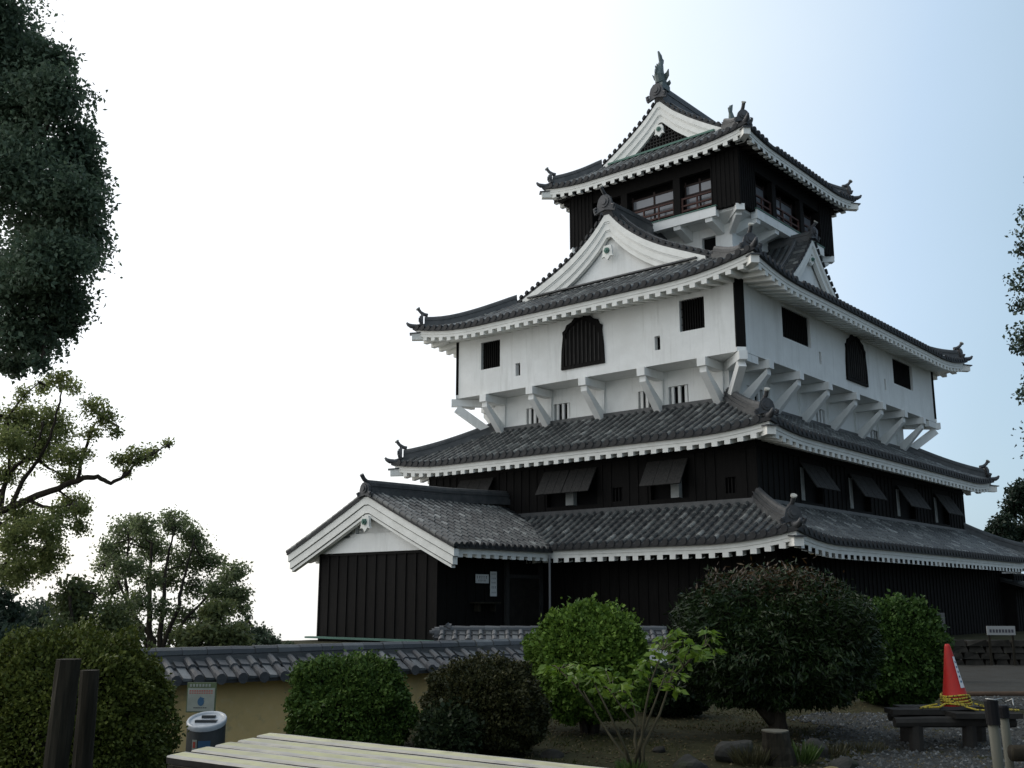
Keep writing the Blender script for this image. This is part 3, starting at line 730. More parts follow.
# ---- entrance wing with its gable towards the garden
WU, WH, WV = -3.87, 4.75, -20.5
pfw = lambda x: 5.82-(5.82-3.66)*(x/WH)*(1.05-.05*(x/WH))
me = M()
X = np.linspace(0, WH+.12, 16)
for sx in (-1, 1):
    prev = None
    for i in range(15, 0, -1):
        ra = [(v, X[i], pfw(X[i])+.035) for v in (WV, -12.2)]; rb = [(v, X[i-1], pfw(X[i-1])) for v in (WV, -12.2)]
        cv = lambda r: [(WU+sx*x, v, z) for v, x, z in r]
        me.strip([cv(ra), cv(rb)], 1)
        if prev: me.strip([cv(prev), cv(ra)], 1)
        prev = rb
    x = WH+.12
    me.strip([[(WU+sx*x, WV, pfw(x)+.035), (WU+sx*x, -14.2, pfw(x)+.035)], [(WU+sx*x, WV, pfw(x)-.11), (WU+sx*x, -14.2, pfw(x)-.11)], [(WU+sx*(x-.15), WV, pfw(x)-.11), (WU+sx*(x-.15), -14.2, pfw(x)-.11)]], 1)
    n = int((-12.2-WV-.8)/.36)
    for k in range(n):
        v = WV+.75+k*.36
        lim = WH if v < -14.3 else WH-max(0, (v+14.3))*1.45
        if lim < .5: continue
        roll(me, (lambda d, o, h, v=v, sx=sx: (WU+sx*(WH+.12-d), v+o, pfw(WH+.12-d)+.02+h)), WH-lim, WH, r=.09)
mv = M()
for sx in (-1, 1):
    for vv, zz_ in ((WV-.08, .03), (WV+.22, .05), (WV+.50, .05)):
        n = 15; kid[0] += 1
        for k in range(n):
            xa, xb = (WH+.14)*k/n, (WH+.14)*(k+1)/n+.03
            mv.tube([(sx*xa, vv, pfw(xa)+zz_), (sx*xb, vv, pfw(xb)+zz_)], [.085, .10], 8, 0, (kid[0]*.731, k*1.317))
    X = np.linspace(0, WH+.14, 16)
    mv.strip([[(sx*x, WV-.15, pfw(x)-.12) for x in X], [(sx*x, WV-.15, pfw(x)+.03) for x in X], [(sx*x, WV+.6, pfw(x)+.04) for x in X]], 2)
    mv.strip([[(sx*x, WV+.6, pfw(x)-.12) for x in X], [(sx*x, WV-.15, pfw(x)-.12) for x in X]], 2)
wing = me.build('wing_roof', [TILE, PAN, TILE_END], castle)
vo = mv.build('verge_tiles', [TILE, PAN, TILE_END], wing); vo.location = (WU, 0, 0)
b = barge(wing, lambda x: pfw(x)-.12, WH, WV, -1, [(WH+.1, 0, .30, .10, .25, 0), (WH+.05, .30, .34, .05, .2, 1), (WH, .34, .64, .06, .25, 0), (WH-.05, .64, .69, 0, .2, 1), (WH-.1, .69, .80, .02, .2, 0)], mats=[PLASTER_WARM, RIDGE]); b.location = (WU, 0, 0)
g = gegyo(wing, WU, 4.62, WV-.02, -1, .36)
me = M(); ridge_sweep(me, [(WU, WV-.05, 5.78), (WU, -16, 5.84), (WU, -12.1, 6.0)], (1, 0, 0), .44, .55); me.build('main_ridge', RIDGE, wing)
demon_tile(wing, (WU, WV-.12, 5.74), (0, -1), .62, .55, pale=False)
me = M()
me.box(WU-3.42, WU+3.42, -20.0, -13.2, -.6, 3.40)
for i in range(13):
    s = WU-3.42+6.84*i/12; me.box(s-.04, s+.04, -20.04, -19.998, .1, 3.40)
for i in range(13):
    v = -20+6.4*i/12; me.box(WU+3.418, WU+3.46, v-.03, v+.03, .1, 3.40)
me.box(WU-3.50, WU+3.50, -20.08, -13.2, 3.40, 3.50)
me.build('wing_timber_wall', BLACKWOOD, castle)
me = M()
me.add([(WU-3.9, -19.9, 3.5), (WU+3.9, -19.9, 3.5), (WU+3.3, -19.9, 4.0), (WU, -19.9, 5.5), (WU-3.3, -19.9, 4.0)], [(0, 1, 2, 3, 4)])
me.box(WU-3.55, WU+3.55, -20.12, -19.92, 3.502, 4.10)
for x in (-1.3, 1.3): me.box(WU+x-.09, WU+x+.09, -20.06, -19.9, 4.1, 4.85)
me.box(WU-1.5, WU+1.5, -20.10, -19.95, 4.102, 4.24)
for sx in (-1, 1):
    me.box(WU+sx*3.62-.22, WU+sx*3.62+.22, -20.45, -19.93, 3.42, 3.72)
me.build('wing_gable_wall', PLASTER, wing)
me = M()
for sx in (-1, 1):                                  # plastered eave along both long sides of the wing
    xo = WU+sx*(WH-.03)
    z1 = pfw(WH)-.12
    me.box(min(xo, xo-sx*.14), max(xo, xo-sx*.14), WV+.15, -14.85, z1-.24, z1)
    k = 0; v = WV+.4
    while v < -14.9:
        a, b_ = xo-sx*.01, WU+sx*3.4
        me.hexa([(a, v-.13, z1-.37), (a, v+.13, z1-.37), (b_, v+.13, z1-.1), (b_, v-.13, z1-.1), (a, v-.13, z1-.238), (a, v+.13, z1-.238), (b_, v+.13, z1+.1), (b_, v-.13, z1+.1)])
        v += .5
    me.add([(xo-sx*.1, WV+.2, z1-.2), (xo-sx*.1, -14.85, z1-.2), (WU+sx*3.4, -14.85, z1+.1), (WU+sx*3.4, WV+.2, z1+.1)], [(0, 1, 2, 3)], 1)
me.build('plastered_eave', [PLASTER_WARM, DARKWOOD], wing)
me = M(); me.box(WU-3.75, WU+3.5, -20.42, -20.05, .10, .17); me.build('wing_ledge', COPPER, castle)
me = M(); me.tube([(.97, -15.02, 3.45), (.97, -15.02, -.2)], .045, 8); me.build('rain_pipe', PIPE, castle)
# door recess, post and shelf on the wing's right wall
UW = WU+3.46
me = M(); me.box(UW, UW+.08, -16.0, -14.1, 0, 2.5); me.box(UW+.08, UW+.12, -15.1, -15.02, .1, 2.45); me.build('wing_door', DARKWOOD, castle)
me = M(); me.box(UW, UW+.14, -16.22, -16.05, 0, 3.3); me.box(UW, UW+.14, -14.08, -13.9, 0, 3.3); me.box(UW, UW+.12, -16.04, -14.09, 2.505, 2.65); me.build('door_frame', GREYSHUT, castle)
me = M(); me.box(UW, UW+.45, -18.2, -16.9, 1.50, 1.56); me.box(UW+.02, UW+.3, -18.0, -17.94, 1.2, 1.498); me.box(UW+.02, UW+.3, -17.1, -17.04, 1.2, 1.498); me.build('wall_shelf', WOODDARK, castle)

# pasted notices on the wing wall (things of their own)
def castle_world(u, v, z):
    c, s = math.cos(TH), math.sin(TH); return (CX+u*c-v*s, CY+u*s+v*c, z)
def notice(label, v0, v1, z0, z1, rows):
    n = thing('notice', label, 'notice', castle_world(UW+.03, (v0+v1)/2, z0), TH)
    a = (v1-v0)/2; h = z1-z0
    me = M(); me.box(0, .02, -a, a, 0, h); me.build('sheet', PAPER, n)
    me = M(); rr = random.Random(3+int(v0*10))
    for (zf, s0, s1, hh) in rows:
        s = s0
        while s < s1:
            wv = rr.uniform(.6, 1)*hh*.8
            zc = zf*h
            me.box(.0205, .024, (s*2-1)*a, (s*2-1)*a+wv*.25, zc-hh/2, zc+hh/2); me.box(.0205, .0235, (s*2-1)*a, (s*2-1)*a+wv*.8, zc+hh*.15, zc+hh*.32); me.box(.0205, .0232, (s*2-1)*a+wv*.1, (s*2-1)*a+wv*.75, zc-hh*.4, zc-hh*.25)
            s += hh*1.15/(2*a)
    me.build('printed_marks', INK, n)
notice('wide white paper notice pasted on the black wing wall', -17.95, -17.2, 2.28, 2.62, [(.68, .1, .85, .11), (.3, .2, .8, .07)])
notice('tall narrow white paper notice beside the wide one on the black wing wall', -17.1, -16.72, 1.78, 2.74, [(.9, .2, .75, .06), (.72, .2, .75, .06), (.55, .2, .75, .06), (.36, .2, .75, .09), (.15, .2, .75, .06)])

# low annex with a lean-to roof at the far right end of the castle
me = M(); me.box(A1-3.0, A1+.6, B1+.01, B1+9, -1, 3.1); battens(me, rightm(A1+.6, 0), B1+.1, B1+8.9, -1, 3.0); me.build('annex_wall', BLACKWOOD, castle)
me = M(); me.hexa([(A1+1.6, B1-.4, 2.2), (A1+1.6, B1+9.4, 2.2), (A1-3.0, B1+9.4, 3.6), (A1-3.0, B1-.4, 3.6), (A1+1.6, B1-.4, 2.32), (A1+1.6, B1+9.4, 2.32), (A1-3.0, B1+9.4, 3.72), (A1-3.0, B1-.4, 3.72)], 1)
for k in range(24):
    v = B1-.3+.4*k; roll(me, (lambda d, o, h, v=v: (A1+1.6-d, v+o, 2.33+.304*d+h)), -.05, 4.5)
me.build('annex_roof', [TILE, PAN, TILE_END], castle)

# ------------------------------------------------------------------ ground
def sstep(a, b, x):
    t = np.clip((x-a)/(b-a), 0, 1); return t*t*(3-2*t)
def ground_h(X, Y):
    X = np.asarray(X, float); Y = np.asarray(Y, float)
    h = -.32*sstep(-.8, -3.6, X)*sstep(20, 15, Y)
    c, s = math.cos(TH), math.sin(TH); u = (X-CX)*c+(Y-CY)*s
    behind = (Y-11.2)-(X+7.5)*.784                      # beyond the garden wall
    h = h-.10*np.clip(behind, 0, 12)*sstep(0, -4, X)*sstep(2, 6, behind)*sstep(40, 26, Y)
    h = h-.55*sstep(1.2, 3.0, behind)*sstep(41, 34, Y)*sstep(2.5, .5, X)
    h = h-.62*np.clip(-8.0-u, 0, 400)
    r = np.hypot(X-5, Y-40)
    h = h-.5*np.clip(r-75, 0, 1e4)
    near = np.exp(-((r-20)/60)**2)
    return h+near*(.02*np.sin(X*2.1+.7*Y)*np.sin(Y*1.7)+.012*np.sin(X*5.3)*np.sin(Y*4.7+1))
def gh(x, y): return float(ground_h(x, y))
def axis_pts(lo, hi, c0, c1, st):
    core = list(np.arange(c0, c1+1e-6, st)); o = []; d = st; p = c0
    while p > lo: d *= 1.25; p -= d; o.append(p)
    o2 = []; d = st; p = core[-1]
    while p < hi: d *= 1.25; p += d; o2.append(p)
    return np.array(o[::-1]+core+o2)
def grid_mesh(name, xs, ys, mats, keep=None, dz=0.0):
    XX, YY = np.meshgrid(xs, ys); ZZ = ground_h(XX, YY)+dz
    V = np.stack([XX, YY, ZZ], -1).reshape(-1, 3); nx, ny = len(xs), len(ys)
    i = (np.arange(ny-1)[:, None]*nx+np.arange(nx-1)[None]).reshape(-1)
    Fc = np.stack([i, i+1, i+nx+1, i+nx], 1)
    if keep is not None:
        C = V[Fc].mean(1); Fc = Fc[keep(C[:, 0], C[:, 1])]
    me = bpy.data.meshes.new(name); me.from_pydata(V.tolist(), [], Fc.tolist()); me.update(); me.materials.append(mats)
    me.polygons.foreach_set('use_smooth', [True]*len(me.polygons))
    o = bpy.data.objects.new(name, me); COL.objects.link(o); return o
SOIL = mat('soil', (.036, .034, .015), .95, .1, (1.1, (.020, .021, .010), .85), (9, .8, .03), stains=[(3.2, (.052, .052, .026), .6, (.5, .7)), (.6, (.017, .022, .008), .6, (.5, .68)), (30, (.085, .075, .05), .5, (.6, .75))])
GRAVELM = mat('gravel', (.055, .058, .055), .9, .2, (45, (.018, .019, .018), .9, (.4, .6)), (60, 1.0, .03), stains=[(1.2, (.045, .043, .034), .7, (.45, .65)), (70, (.17, .175, .175), .6, (.58, .70))])
PATHM = mat('path', (.042, .042, .038), .95, .15, (2, (.032, .03, .025), .8), (25, .6, .02), stains=[(40, (.075, .072, .065), .5, (.55, .7))])
tag(grid_mesh('ground', axis_pts(-420, 420, -12, 24, .4), axis_pts(-260, 520, 2, 44, .4), SOIL), kind='structure')
def edge(x, y): return .25*np.sin(1.3*x+.4*y)+.18*np.sin(2.9*y-1.1*x)+.08*np.sin(7*x+5*y)
gx = np.arange(2.0, 16, .12); gy = np.arange(3.0, 19, .12)
tag(grid_mesh('gravel_bed', gx, gy, GRAVELM, lambda x, y: (x+edge(x, y)*.9 > 3.3+.10*(y-9)) & (y < 18.6-.0*x) & ~((y > 15.5+edge(x, y)) & (x < 7.6)), .006), kind='structure')
gx = np.arange(7.2, 34, .25); gy = np.arange(18.4, 33, .25)
tag(grid_mesh('path', gx, gy, PATHM, lambda x, y: (y > 18.8) & (x > 7.6), .010), kind='structure')
# a low stone kerb between gravel and path
# loose stones lying on the gravel and soil (nobody could count them)
rng = np.random.default_rng(5)
def stones(name, pts, smin, smax, matl):
    base = np.array([(1,0,0),(-1,0,0),(0,1,0),(0,-1,0),(0,0,.8),(0,0,-.6)], float)
    fc = np.array([(0,2,4),(2,1,4),(1,3,4),(3,0,4),(2,0,5),(1,2,5),(3,1,5),(0,3,5)])
    n = len(pts); S = rng.uniform(smin, smax, (n, 1, 1))*rng.uniform(.6, 1.3, (n, 6, 3)); a = rng.uniform(0, 6.28, n)
    V = base[None]*S; c, s_ = np.cos(a)[:, None], np.sin(a)[:, None]
    W = np.stack([V[..., 0]*c-V[..., 1]*s_, V[..., 0]*s_+V[..., 1]*c, V[..., 2]], -1)+pts[:, None]
    Fc = fc[None]+(np.arange(n)*6)[:, None, None]
    me = bpy.data.meshes.new(name); me.from_pydata(W.reshape(-1, 3).tolist(), [], Fc.reshape(-1, 3).tolist()); me.materials.append(matl)
    uvl = me.uv_layers.new(name='UVMap'); uvl.data.foreach_set('uv', np.repeat(rng.random((n, 2)), 24, 0).ravel())
    o = bpy.data.objects.new(name, me); COL.objects.link(o); return tag(o, kind='stuff')
STONES = mat('gravel_stones', (.1, .1, .1), .85, .3, rnd=[(0, (.02, .022, .021)), (.5, (.05, .053, .051)), (.85, (.095, .10, .10)), (1, (.20, .21, .21))])
P = rng.uniform((2.6, 6.0), (14, 18.2), (26000, 2)); k = (P[:, 0]+edge(P[:, 0], P[:, 1])*.9 > 3.1+.10*(P[:, 1]-9)) & ~((P[:, 1] > 15.5+edge(P[:, 0], P[:, 1])) & (P[:, 0] < 7.6)) & (np.abs(P[:, 0]/P[:, 1]) < .62); P = P[k]
stones('gravel_stones', np.column_stack([P, ground_h(P[:, 0], P[:, 1])+.008]), .012, .032, STONES)
P = rng.uniform((-1.5, 7.0), (5.5, 17), (7000, 2))
stones('leaf_litter', np.column_stack([P, ground_h(P[:, 0], P[:, 1])+.004]), .008, .022, mat('litter', (.06, .05, .03), .9, .2, rnd=[(0, (.03, .024, .014)), (.7, (.075, .06, .03)), (1, (.14, .12, .07))]))

# ------------------------------------------------------------------ foliage
COVER = True
def leaves(name, P, L_, W_, matl, parent, axis=None, spread=1.0, seed=1, tags=None, fold=.25):
    """one mesh of leaf blades: P (n,3) bases, axis (n,3) preferred direction mixed with a random one"""
    g = np.random.default_rng(seed); n = len(P)
    a = g.normal(size=(n, 3)); a /= np.linalg.norm(a, axis=1, keepdims=True)
    if axis is not None:
        a = axis+a*spread; a /= np.linalg.norm(a, axis=1, keepdims=True)
    r = g.normal(size=(n, 3)); b = np.cross(a, r); b /= np.maximum(1e-6, np.linalg.norm(b, axis=1, keepdims=True)); c = np.cross(a, b)
    s = g.uniform(.65, 1.3, (n, 1)); l = L_*s; w_ = W_*s*g.uniform(.8, 1.2, (n, 1))
    V = np.stack([P, P+a*l*.45+b*w_*.5+c*w_*fold, P+a*l, P+a*l*.45-b*w_*.5+c*w_*fold], 1).reshape(-1, 3)
    me = bpy.data.meshes.new(name); me.vertices.add(4*n); me.vertices.foreach_set('co', V.ravel())
    i = np.arange(n)*4
    T = np.stack([i, i+1, i+2, i, i+2, i+3], 1).reshape(-1)
    me.loops.add(6*n); me.loops.foreach_set('vertex_index', T)
    me.polygons.add(2*n); me.polygons.foreach_set('loop_start', np.arange(2*n)*3)
    me.polygons.foreach_set('loop_total', np.full(2*n, 3))
    uvl = me.uv_layers.new(name='UVMap'); q = g.random((n, 2)); uvl.data.foreach_set('uv', np.repeat(q, 6, 0).ravel())
    if not isinstance(matl, (list, tuple)): matl = [matl]
    for m_ in matl: me.materials.append(m_)
    if tags is not None: me.polygons.foreach_set('material_index', np.repeat(tags, 2).astype(np.int32))
    me.update(calc_edges=True); me.validate()
    o = bpy.data.objects.new(name, me); COL.objects.link(o)
    if parent: o.parent = parent
    return o
P = rng.uniform((-2.2, 8.5), (5.5, 17), (16000, 2)); k = (np.sin(P[:, 0]*2.3+np.sin(P[:, 1]*1.9))+np.sin(P[:, 1]*3.1+P[:, 0]) > .35) & ~((P[:, 0]+edge(P[:, 0], P[:, 1])*.9 > 3.3+.10*(P[:, 1]-9)) & (rng.random(len(P)) < .93)); P = P[k]
o = leaves('ground_cover', np.column_stack([P, ground_h(P[:, 0], P[:, 1])]), .045, .012, leafmat('moss_blades', [(0, (.018, .024, .006)), (.6, (.040, .046, .013)), (1, (.085, .08, .03))], .2, .7, .1), None, axis=np.array([0, 0, .9]), spread=1.0, seed=61); tag(o, kind='stuff')
def clump_points(c, r, n, g, flat=.8, subs=14, tight=.24):
    d = g.normal(size=(subs, 3)); d /= np.linalg.norm(d, axis=1, keepdims=True)
    sc = d*(g.random((subs, 1))**.5)*r*.80*np.array([1, 1, flat])
    k = g.integers(0, subs, n)
    off = np.clip(g.normal(size=(n, 3)), -1.7, 1.7)*r*tight*np.array([1, 1, .8])
    return np.asarray(c)+sc[k]+off

def tree(name, label, cat, base, limbs, clumps, leaf, nper, cols, bark=BARK, seed=1, group=None, trans=.3, flat=.8, tight=.24, subs=14, spread=1.0):
    """limbs: list of (points, r0, r1); clumps: list of (centre, radius, weight)"""
    t = thing(name, label, cat, base, 0, group); b = np.array(base)
    g = np.random.default_rng(seed)
    tr = M()
    for pts, r0, r1 in limbs:
        P = [np.array(p)-b for p in pts]; Q = []
        for i in range(len(P)-1):
            for k in range(4):
                f = k/4; Q.append(P[i]*(1-f)+P[i+1]*f+(g.normal(size=3)*.12*r0 if (i or k) else 0))
        Q.append(P[-1]); n = len(Q)
        tr.tube(Q, list(np.linspace(r0, r1, n)), 7)
    # twigs from the limbs into the clumps
    ends = [np.array(p)-b for pts, _, _ in limbs for p in pts[1:]]
    for c, r, wt in clumps:
        c = np.array(c)-b
        e = min(ends, key=lambda q: np.linalg.norm(q-c))
        m_ = (e+c)/2+g.normal(size=3)*.1*np.linalg.norm(e-c)
        tr.tube([e, m_, c], [limbs[0][1]*.12+.012, limbs[0][1]*.08+.01, .008], 5)
        for _ in range(4):
            q1 = np.clip(g.normal(size=3), -1, 1)*r*.3; q2 = np.clip(g.normal(size=3), -1, 1)*r*.5; tr.tube([c*.7+m_*.3, c+q1, c+q2], [.016, .010, .004], 4)
    tr.build('trunk', bark, t, True)
    P = np.concatenate([clump_points(np.array(c)-b, r, int(nper*wt), g, flat, subs, tight) for c, r, wt in clumps])
    leaves('crown', P, leaf, leaf*.55, leafmat('foliage', cols, trans), t, axis=np.array([0, 0, -.25]), spread=spread, seed=seed)
    return t
def pc(lst, d, jit, seed, zoom=None, rref=None):
    """clumps from picture positions at distance d, spread in depth"""
    g = np.random.default_rng(seed); o = []; rref = rref or float(np.mean([q[2]/(zoom[0] if zoom else 1) for q in lst]))
    for q in lst:
        x, y, r = q[:3]; wt = q[3] if len(q) > 3 else 1
        if zoom: x, y, r = x/zoom[0]+zoom[1], y/zoom[0]+zoom[2], r/zoom[0]
        dd = d+g.uniform(-jit, jit); o.append((at(x, y, dd), r*dd/F_PX, wt*(r*1/rref)**1.6))
    return o
Z7 = (2.56, 0, 360)
def zp(x, y): return x/2.56, y/2.56+360

# 1 the dark crown hanging into the upper left
d = 20
b = at(-95, 640, d); b[2] = gh(b[0], b[1])-.1
cl = [(-12,12,44),(-5,50,46),(18,48,34),(28,70,30),(58,98,36),(30,110,56),(72,150,34),(80,205,32),(60,225,50),(20,180,66),(78,255,24),(52,300,38),(20,290,50),(30,340,34),(60,325,22),(8,362,20),(40,365,12,.4),(86,178,24),(88,230,20),(50,60,24),(45,265,40)]
cl = pc(cl, d, 1.2, 3)+pc([(-40,50,80,1.3),(-70,150,90,1.3),(-60,250,90,1.3),(-60,340,60),(-20,-60,90,1.2),(-110,60,100),(-120,200,110),(-90,-130,110)], d, 2, 4)
bb = np.array(b)
tree('evergreen_tree', 'tall dark evergreen tree whose dense crown hangs in at the upper left', 'tree', tuple(b),
     [([bb, bb+(.1, 0, 3), bb+(.2, .2, 7), bb+(0, 0, 12)], .32, .1), ([bb+(.15, .1, 5.4), at(-20, 300, d), at(40, 290, d)], .14, .04), ([bb+(.15, .1, 7.0), at(-20, 170, d), at(50, 160, d)], .12, .04), ([bb+(.1, .1, 8.5), at(-10, 60, d), at(40, 80, d)], .1, .04), ([bb+(.15, .1, 5.0), at(-10, 345, d), at(45, 340, d)], .08, .03)],
     cl, .115, 3000, [(0, (.065, .100, .062)), (.6, (.098, .148, .092)), (1, (.16, .215, .135))], seed=11, trans=.45, tight=.33, subs=15)

# 2 the open branching tree at the left edge
d = 24
L2 = lambda *pts: [at(*zp(*p), d) for p in pts]
b = at(-30, 650, d); b[2] = gh(b[0], b[1])-.1; bb = np.array(b)
c2 = [(45,150,55,1.2),(130,165,55,1.2),(95,235,66,1.3),(30,215,50),(170,250,40),(170,300,30),(150,50,34,.6),(185,70,26,.5),(110,70,26,.5),(60,90,26,.5),(235,120,32,.7),(270,150,30,.7),(295,185,20,.5),(235,190,26,.5),(350,250,32,.8),(310,260,26,.7),(385,240,24,.6),(430,218,17,.4),(325,290,18,.4),(190,365,40),(205,385,25,.6),(200,430,28,.6),(60,410,55,1.1),(120,440,46),(40,470,55),(135,495,36),(60,535,52),(120,530,36),(10,555,44),(15,300,40,.8),(225,240,20,.4),(150,400,30,.6)]
cl = pc(c2, d, 1.3, 7, Z7)+pc([(-60,470,60),(-90,520,70),(-40,420,50),(-100,430,60)], d, 1.5, 8)
tree('branching_tree', 'open yellow green tree at the left edge with a long crooked limb reaching right', 'tree', tuple(b),
     [([bb, at(-28, 580, d), at(-18, 530, d), at(-6, 514, d)], .26, .15), (L2((-15,394),(0,390),(75,360),(150,330),(215,305),(250,300),(285,318),(315,303),(350,265),(390,245),(430,220)), .10, .012),
      (L2((0,388),(8,340),(25,290),(65,258),(100,210),(110,170)), .07, .02), (L2((30,375),(60,310),(100,258),(130,200),(150,120),(160,70)), .06, .015), (L2((200,312),(208,262),(228,205),(243,165),(265,150)), .05, .015), (L2((75,362),(110,378),(150,380),(195,368)), .05, .02), (L2((-15,420),(40,430),(90,440),(130,470)), .06, .02), (L2((-20,460),(30,500),(60,530)), .06, .02), (L2((25,290),(20,150),(60,95),(100,60)), .04, .012)],
     [(c, r*1.2, q) for c, r, q in cl], .082, 900, [(0, (.12, .16, .06)), (.5, (.20, .245, .085)), (1, (.28, .30, .12))], seed=12, trans=.65, flat=.85, tight=.27, subs=22)

# 3 the multi-stemmed tree behind the wall
d = 27
b = at(155, 650, d); b[2] = gh(b[0], b[1])-.1; bb = np.array(b)
L3 = lambda *pts: [at(*zp(*p), d+q) for p in pts for q in (0,)]
c3 = [(330,440,48),(370,430,40),(440,415,42),(500,450,42),(290,490,42),(390,480,58,1.2),(480,505,60,1.2),(545,520,40),(600,550,42),(612,600,34),(560,600,48),(330,540,50),(270,480,26,.6),(262,530,28,.6),(430,560,44),(500,580,44,.8),(380,560,36,.8),(620,640,26,.6),(350,620,44,.8),(290,580,40,.8),(410,640,40,.6),(470,650,44,.7),(560,660,50,.9),(320,680,50,.8),(430,700,44,.6),(600,610,40),(440,395,20,.4),(345,410,22,.4),(480,420,24,.5)]
tree('multi_stem_tree', 'round crowned green tree with several slim stems standing behind the tile topped wall', 'tree', tuple(b),
     [([bb, *L3((385,720),(382,640),(385,540),(390,470))], .10, .03), ([bb+(.1,0,0), *L3((395,720),(330,640),(322,560),(330,470))], .08, .02), ([bb+(.2,.1,0), *L3((410,725),(420,620),(425,540),(445,440))], .09, .02), ([bb+(.3,0,0), *L3((420,730),(455,640),(470,570),(495,470))], .08, .02), ([bb+(.35,.1,0), *L3((430,735),(480,660),(540,600),(600,560))], .06, .02), ([bb+(0,.1,0), *L3((375,720),(345,660),(300,560),(285,500))], .06, .02)],
     pc(c3, d, 1.4, 9, Z7), .092, 800, [(0, (.105, .145, .07)), (.5, (.16, .205, .10)), (1, (.24, .28, .14))], seed=13, trans=.65, tight=.29, subs=20)
def bushy(label, d, lst, cols, seed, leaf=.12, n=1500, name='bushy_tree', base_px=None, trans=.2):
    cl = pc(lst, d, 1.0, seed); x = base_px or float(np.mean([q[0] for q in lst]))
    b = at(x, 650, d); b[2] = gh(b[0], b[1])-.1; bb = np.array(b)
    top = max(cl, key=lambda q: q[0][2])[0]
    tree(name, label, 'tree', tuple(b), [([bb, bb*.5+top*.5, top], .14, .03)], cl, leaf, n, cols, seed=seed, trans=trans)
bushy('olive green bushy tree left of the multi stemmed tree behind the wall', 24, [(90,600,32),(75,612,26),(112,612,28),(65,635,26),(100,640,34),(125,640,24),(70,590,16,.6)], [(0, (.075, .10, .045)), (.6, (.12, .155, .06)), (1, (.19, .22, .085))], 21, n=1000, trans=.5)
bushy('dark bluish tree low behind the big clipped shrub', 31, [(35,625,30),(20,645,30),(50,640,26),(40,610,18,.7)], [(0, (.034, .055, .040)), (.7, (.054, .084, .056)), (1, (.10, .135, .085))], 22, trans=.4)
bushy('nearly black bush at the far left edge beyond the wall', 21, [(0,625,28),(-12,610,30),(12,645,22),(-20,645,40),(5,600,14,.5)], [(0, (.022, .038, .026)), (.7, (.038, .062, .040)), (1, (.07, .10, .06))], 23, trans=.35)
bushy('olive bush right of the multi stemmed tree where the treetops step down', 25, [(205,635,24),(225,640,24),(218,612,18),(190,640,20),(240,650,18)], [(0, (.08, .105, .045)), (.6, (.13, .16, .06)), (1, (.20, .225, .085))], 24, n=1000, trans=.5)
bushy('small dark tree farthest down slope with a thin pointed top near the gable', 40, [(255,638,16),(272,645,13),(243,630,12),(287,648,8,.5),(262,655,18),(248,618,6,.2)], [(0, (.045, .070, .046)), (.7, (.075, .11, .066)), (1, (.12, .16, .09))], 25, n=1400, trans=.45)
# right edge
bushy('dark tree crown cut by the right edge of the view high beside the sky', 27, [(1046,232,34,1.2),(1044,280,34,1.2),(1042,330,32,1.2),(1048,375,32,1.2),(1020,250,10,.4),(1022,305,14,.4),(1020,345,12,.4),(1026,392,13,.5),(1030,212,14,.5),(1090,250,60,1.5),(1090,350,60,1.5),(1100,160,60),(1130,300,70),(1085,430,55),(1160,400,70),(1150,210,70),(1110,90,55)], [(0, (.024, .045, .034)), (.6, (.040, .072, .050)), (1, (.075, .115, .08))], 26, n=1900, name='evergreen_tree', base_px=1110, trans=.1)
bushy('dark green tree rising behind the right end of the castle roof', 66, [(1014,505,15),(1004,522,14),(1026,488,16),(1030,520,24),(995,532,10),(1020,540,18),(1045,500,24),(1008,540,14),(985,538,6,.4),(1032,468,9,.5)], [(0, (.012, .026, .016)), (.6, (.018, .038, .022)), (1, (.04, .066, .036))], 27, leaf=.26, n=1000)

